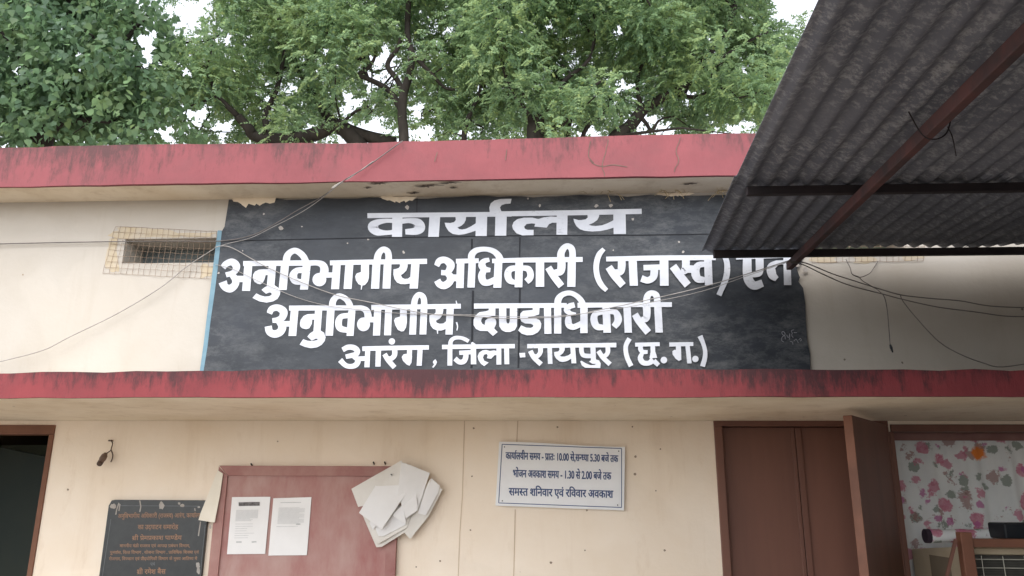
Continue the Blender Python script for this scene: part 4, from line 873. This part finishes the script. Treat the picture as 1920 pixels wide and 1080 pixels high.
# unseen corrugated walls, added at the far side and back to block light
def light_block(a, b_, ztop_a, ztop_b):
    a, b_ = Vector(a), Vector(b_); d = b_ - a; L_ = d.length; d.normalize(); nn_ = Vector((-d.y, d.x, 0)); n = int(L_ / PITCH) * 4; m = MB()
    for i in range(n + 1):
        s_ = L_ * i / n; q = a + d * s_ + nn_ * AMP * math.sin(2 * math.pi * s_ / PITCH); zt_ = ztop_a + (ztop_b - ztop_a) * i / n
        m.v += [(q.x, q.y, .05), (q.x, q.y, zt_)]
    m.f = [(2 * i, 2 * i + 2, 2 * i + 3, 2 * i + 1) for i in range(n)]; o = m.build('light_block_sheet', M_sheet, shed, smooth=True, fix=False); sd_ = o.modifiers.new('gauge', 'SOLIDIFY'); sd_.thickness = .002
c0 = P0 + SX * 2.3 - CD * .75; c1 = P0 + SX * 2.3 - CD * 7.3; c2 = P0 + SX * .3 - CD * 7.3
light_block((c0.x, c0.y, 0), (c1.x, c1.y, 0), c0.z - .09, c1.z - .09); light_block((c1.x, c1.y, 0), (c2.x, c2.y, 0), c1.z - .09, c2.z - .09)
# wire hanging round the rafter
m = MB(); c = P(1862, 100, -3.0); 
a = P0 + SX * xr - CD * 1.92 + SN * (z_p - .04)
m.tube(spline([a + Vector((-.06, 0, .05)), a + Vector((-.035, -.01, -.03)), a + Vector((.0, -.01, -.045)), a + Vector((.04, 0, -.02)), a + Vector((.06, .0, .03))], 4), .0022, 5); m.tube(spline([a + Vector((.045, 0, .0)), a + Vector((.06, .01, -.03)), a + Vector((.062, .01, -.09))], 4), .0018, 5)
m.build('binding_wire', M_iron, shed)

# ------------------------------------------------------------------ trees behind the office
def limb(m, pts, r0, r1, n=7, step=4):
    q = spline(pts, step); k = len(q) - 1
    r = random.Random(int(pts[0][0] * 13)); m.tube([P(*p) for p in q], [r0 + (r1 - r0) * (i / k) for i in range(k + 1)], n); return [P(*p) for p in q]
GAPS = [(362, 18, 50, 34), (274, 75, 20, 34), (272, 108, 16, 24), (312, 248, 24, 22), (368, 214, 34, 22), (418, 238, 26, 22), (352, 135, 12, 10), (425, 75, 14, 14), (548, 165, 12, 14), (655, 190, 22, 30), (690, 240, 55, 22), (722, 110, 34, 26), (700, 150, 24, 22), (735, 145, 16, 20), (783, 205, 20, 20), (790, 246, 40, 14), (900, 165, 14, 12), (845, 55, 12, 12), (870, 250, 26, 10),
        (1030, 48, 14, 12), (1162, 56, 14, 14), (1170, 160, 24, 16), (1105, 248, 34, 12), (1208, 222, 28, 24), (1250, 240, 24, 18), (1290, 178, 14, 24), (1380, 240, 24, 16), (1404, 232, 16, 14), (1472, 12, 42, 30), (1345, 248, 18, 10), (1395, 130, 10, 12), (975, 60, 8, 8), (1330, 70, 8, 8), (612, 95, 10, 12), (580, 235, 12, 10), (500, 210, 12, 14), (205, 105, 10, 10), (140, 105, 12, 16), (150, 130, 10, 12), (30, 130, 16, 18), (12, 62, 10, 8), (20, 88, 8, 8), (130, 20, 8, 12), (120, 160, 10, 8), (30, 275, 12, 8), (70, 250, 10, 6), (165, 200, 8, 8)]
CLEAR = [(757, 215, 22, 62, 6.4), (640, 248, 80, 14, 7.0), (458, 240, 26, 22, 6.7), (1005, 240, 16, 24, 6.2), (1190, 235, 34, 24, 6.6), (705, 140, 34, 34, 6.5), (745, 100, 24, 26, 6.4)]
def clear(x, y, Y): return any(Y < d + .15 and ((x - a) / b) ** 2 + ((y - c_) / c2) ** 2 < 1 for a, c_, b, c2, d in CLEAR)
def gap(x, y, k=1.0):
    return any(gapq(x, y, g) < k * k for g in GAPS)
def gapq(x, y, g):
    "how far inside a ragged hole of the crown a point lies (below 1: inside)"
    a, b, c, d = g; u_, v_ = (x - a) / c, (y - b) / d; t = np.arctan2(v_, u_); w_ = 1 + .34 * np.sin(3 * t + a) + .26 * np.sin(5 * t + b) + .16 * np.sin(9 * t + a + b)
    return (u_ * u_ + v_ * v_) / (w_ * w_)
def proj(p):
    d = ROT.transposed() @ (p - CAM); return 960 + F * d.x / -d.z, 540 - F * d.y / -d.z
LE = []
def leaf_arrays(kind, sprays):
    "sprays: (point, direction) -> vertex and face arrays of separate leaves"
    rs = np.random.RandomState(len(sprays)); V = []; Fc = []; base = 0
    if kind == 'neem': tpl = np.array([(0, 0, 0), (.45, .5, .06), (1, 0, -.06), (.5, -.42, .06)])
    else: tpl = np.array([(0, 0, 0), (.12, .42, .05), (.45, .46, .07), (1.12, 0, -.10), (.45, -.46, .07), (.12, -.42, .05), (.5, 0, -.03)])
    pos, ax, nr, ln = [], [], [], []
    for p, d, size in sprays:
        p = np.array(p); d = np.array(d, float); d /= np.linalg.norm(d); side = np.cross(d, (0, 0, 1.)); side /= (np.linalg.norm(side) + 1e-6); upv = np.cross(side, d)
        if kind == 'neem':
            n = rs.randint(6, 9); Ls = size * rs.uniform(.7, 1.25)
            for i in range(n):
                t = (i + .7) / n
                for sg in (-1, 1):
                    c = p + d * Ls * t + np.array((0, 0, -.35)) * Ls * t * t
                    a = d * (.35 + .5 * t) + side * sg * (1 - .4 * t) + np.array((0, 0, -.35)) + rs.normal(0, .16, 3)
                    pos.append(c); ax.append(a); nr.append(upv + rs.normal(0, .35, 3)); ln.append(size * .27 * rs.uniform(.75, 1.2))
        else:
            for i in range(rs.randint(4, 7)):
                c = p + d * size * rs.uniform(.2, 3.2) + rs.normal(0, size * .6, 3)
                pos.append(c); ax.append(d * .4 + rs.normal(0, .55, 3) + np.array((0, 0, -.75))); nr.append(rs.normal(0, .6, 3) + np.array((0, -.35, .55))); ln.append(size * rs.uniform(.65, 1.25))
    pos, ax, nr, ln = map(np.array, (pos, ax, nr, ln))
    ax /= np.linalg.norm(ax, axis=1)[:, None]; sd_ = np.cross(nr, ax); sd_ /= (np.linalg.norm(sd_, axis=1)[:, None] + 1e-9); nn = np.cross(ax, sd_)
    wr = .62 if kind == 'neem' else .95
    rt = np.array(ROT); dc = (pos - np.array(CAM)) @ rt; gx = 960 + F * dc[:, 0] / -dc[:, 2]; gy = 540 - F * dc[:, 1] / -dc[:, 2]; keep = np.ones(len(pos), bool)
    for g_ in GAPS: keep &= gapq(gx, gy, g_) > rs.uniform(.2, .8, len(pos))
    pos, ax, sd_, nn, ln = pos[keep], ax[keep], sd_[keep], nn[keep], ln[keep]
    vv = pos[:, None, :] + ln[:, None, None] * (tpl[None, :, 0, None] * ax[:, None, :] + wr * tpl[None, :, 1, None] * sd_[:, None, :] + tpl[None, :, 2, None] * nn[:, None, :])
    return vv
def build_leaves(name, vv, kind, mat, parent):
    n, k = vv.shape[:2]; og = np.array(origin(parent)); me = bpy.data.meshes.new(name)
    fl = [(0, 1, 2), (0, 2, 3)] if kind == 'neem' else [(0, 1, 6), (1, 2, 6), (2, 3, 6), (3, 4, 6), (4, 5, 6), (5, 0, 6)]
    f = (np.array(fl)[None] + (np.arange(n) * k)[:, None, None]).reshape(-1, 3)
    me.vertices.add(n * k); me.vertices.foreach_set('co', (vv.reshape(-1, 3) - og).astype(np.float32).ravel())
    me.loops.add(f.size); me.loops.foreach_set('vertex_index', f.astype(np.int32).ravel()); me.polygons.add(len(f))
    me.polygons.foreach_set('loop_start', np.arange(0, f.size, 3, dtype=np.int32)); me.update(calc_edges=True); me.validate(); me.materials.append(mat)
    o = bpy.data.objects.new(name, me); COL.objects.link(o); o.parent = parent; print(name, n); return o
def tree(name, label, cat, trunk, limbs, region, kind, ncl, nsp, crad, size, seed, mat, group=None):
    r = random.Random(seed); base = P(*trunk[0]); base.z = 0
    t = thing(name, label, cat, tuple(base), group); m = MB(); nodes = []
    t0 = P(*trunk[0][:3]); rb = trunk[1]
    m.tube([Vector((base.x, base.y, 0)), Vector((base.x * .98 + t0.x * .02, base.y, t0.z * .5)), t0], [rb * 1.5, rb * 1.15, rb * 1.0], 12)
    for pts, r0, r1 in limbs: nodes += limb(m, pts, r0, r1, 8)
    x0, x1, y0, y1, Ya, Yb = region; sprays = []; c = 0; tries = 0
    while c < ncl and tries < ncl * 30:
        tries += 1; x = r.uniform(x0, x1); y = r.uniform(y0, y1); Y = r.uniform(Ya, Yb)
        if gap(x, y, .95): continue
        if x < x0 + 40 and r.random() < .3: continue
        c += 1; ctr = P(x, y, Y)
        if nodes:
            nd = min(nodes, key=lambda q: (q - ctr).length + (2 if q.z > ctr.z + .4 else 0))
            if (nd - ctr).length < 2.6:
                mid = (nd + ctr) / 2 + Vector((r.uniform(-.15, .15), r.uniform(-.15, .15), r.uniform(.0, .2))); L_ = (nd - ctr).length
                m.tube([nd, mid, ctr], [.012 + .009 * L_, .010 + .004 * L_, .005], 5, False)
                if r.random() < .5: nodes += [mid, ctr]
        k = crad * r.uniform(.7, 1.25)
        for _ in range(nsp):
            d = Vector((r.gauss(0, 1), r.gauss(0, 1), r.gauss(0, .8))); d.normalize(); q = ctr + Vector((d.x * k * 1.25, d.y * k * 1.25, d.z * k * .62)) * (r.random() ** .5)
            gx, gy = proj(q)
            dd = d * .8 + Vector((r.gauss(0, .4), r.gauss(0, .4), r.gauss(-.1, .4)))
            if gap(gx, gy, .86) or clear(gx, gy, q.y): continue
            sprays.append((tuple(q), tuple(dd), size))
    m.build('trunk', M_bark, t, smooth=True)
    build_leaves('crown', leaf_arrays(kind, sprays), kind, mat, t)
YT = 6.6
tree('neem_tree', 'neem tree behind the office whose low heavy limb sweeps sideways just above the parapet', 'tree',
     ((690, 300, 7.0), .16), [([(690, 300, 7.0), (655, 250, 7.0), (625, 237, 7.0), (590, 252, 6.9), (540, 262, 6.8), (480, 256, 6.8), (466, 240, 6.7), (446, 218, 6.6)], .15, .07),
      ([(740, 268, 7.0), (690, 256, 7.0), (640, 236, 7.0), (612, 216, 7.1), (596, 190, 7.2), (560, 130, 7.3), (530, 60, 7.4), (500, -60, 7.6)], .11, .03), ([(505, 258, 6.8), (498, 215, 6.8), (520, 165, 6.9), (535, 90, 6.9), (548, 30, 6.8)], .06, .02), ([(560, 130, 7.3), (610, 80, 7.3), (640, 10, 7.3)], .04, .02), ([(446, 218, 6.6), (410, 180, 6.5), (380, 120, 6.6), (340, 80, 6.6)], .05, .02)],
     (315, 660, -150, 262, 6.0, 9.2), 'neem', 114, 80, .52, .215, 3, M_neem, 'neem trees behind the office')
tree('neem_tree', 'neem tree behind the office with one bare dark upright stem that forks into a bow', 'tree',
     ((757, 300, 6.4), .085), [([(757, 300, 6.4), (757, 250, 6.4), (754, 215, 6.4), (757, 175, 6.4), (768, 140, 6.4), (772, 100, 6.4), (764, 60, 6.5), (770, -60, 6.6)], .085, .04),
      ([(757, 180, 6.4), (745, 150, 6.4), (728, 128, 6.4), (730, 112, 6.4), (745, 92, 6.4), (752, 70, 6.4)], .05, .03), ([(757, 215, 6.4), (730, 170, 6.5), (690, 148, 6.5), (672, 140, 6.5), (690, 128, 6.5), (703, 105, 6.5), (706, 60, 6.5)], .05, .02), ([(690, 148, 6.5), (672, 95, 6.6), (660, 40, 6.6)], .03, .015), ([(640, 232, 6.8), (665, 210, 6.7), (690, 200, 6.6)], .03, .02), ([(772, 100, 6.4), (810, 140, 6.4), (835, 165, 6.4), (860, 168, 6.4)], .04, .015), ([(870, 270, 6.6), (872, 240, 6.6), (885, 205, 6.6), (900, 170, 6.6), (905, 100, 6.6)], .05, .02)],
     (640, 935, -150, 258, 6.0, 9.2), 'neem', 112, 80, .52, .215, 4, M_neem, 'neem trees behind the office')
tree('neem_tree', 'neem tree behind the office with a thick lopped stump sprouting fresh yellow green shoots', 'tree',
     ((1003, 300, 6.2), .16), [([(1003, 300, 6.2), (1004, 262, 6.2), (1004, 238, 6.2), (1006, 219, 6.2)], .15, .12), ([(1004, 240, 6.2), (988, 212, 6.1), (960, 170, 6.2), (940, 110, 6.2), (930, 20, 6.3)], .05, .02), ([(1006, 225, 6.2), (1030, 200, 6.2), (1060, 150, 6.2), (1105, 110, 6.2), (1120, 30, 6.3)], .05, .02),
      ([(1010, 262, 6.2), (1040, 240, 6.2), (1060, 228, 6.2), (1090, 180, 6.3), (1130, 150, 6.3)], .05, .02), ([(1067, 290, 6.4), (1067, 240, 6.4), (1080, 200, 6.4)], .045, .02), ([(1085, 280, 6.6), (1100, 240, 6.6), (1130, 212, 6.6), (1150, 190, 6.6)], .04, .02), ([(1105, 60, 6.3), (1090, 30, 6.3), (1075, -30, 6.3)], .02, .01)],
     (915, 1190, -150, 258, 5.6, 9.0), 'neem', 116, 80, .52, .215, 5, M_neem, 'neem trees behind the office')
tree('neem_tree', 'neem tree behind the office with a dark limb slanting up towards the tin shed', 'tree',
     ((1130, 310, 6.6), .13), [([(1130, 310, 6.6), (1150, 262, 6.6), (1180, 238, 6.6), (1204, 208, 6.6), (1230, 190, 6.6), (1262, 175, 6.6), (1300, 150, 6.6), (1330, 100, 6.6), (1370, 40, 6.6), (1390, -60, 6.7)], .115, .035), ([(1200, 218, 6.6), (1212, 232, 6.6), (1222, 246, 6.6), (1232, 230, 6.6), (1242, 222, 6.6)], .035, .015),
      ([(1204, 208, 6.6), (1196, 170, 6.6), (1200, 130, 6.6), (1230, 85, 6.6), (1260, 50, 6.6)], .04, .015), ([(1262, 175, 6.6), (1300, 182, 6.6), (1340, 170, 6.6), (1380, 160, 6.6)], .04, .015), ([(1300, 150, 6.6), (1350, 110, 6.6), (1400, 80, 6.6), (1440, 60, 6.6)], .03, .015)],
     (1160, 1470, -150, 256, 5.8, 9.2), 'neem', 122, 80, .52, .215, 6, M_neem, 'neem trees behind the office')
tree('peepal_tree', 'broad leaved tree with large heart shaped leaves at the end of the office roof', 'tree',
     ((60, 330, 6.4), .2), [([(60, 330, 6.4), (80, 270, 6.3), (110, 200, 6.2), (120, 120, 6.2), (130, 30, 6.2), (140, -80, 6.2)], .16, .05), ([(110, 200, 6.2), (180, 150, 6.2), (240, 70, 6.2), (290, 10, 6.2)], .06, .02), ([(90, 240, 6.2), (150, 225, 6.1), (210, 230, 6.0), (250, 245, 6.0)], .05, .02), ([(110, 200, 6.2), (60, 150, 6.2), (20, 80, 6.2), (-40, 20, 6.2)], .06, .02)],
     (-160, 320, -150, 268, 5.5, 8.2), 'broad', 130, 56, .55, .098, 7, M_peepal)
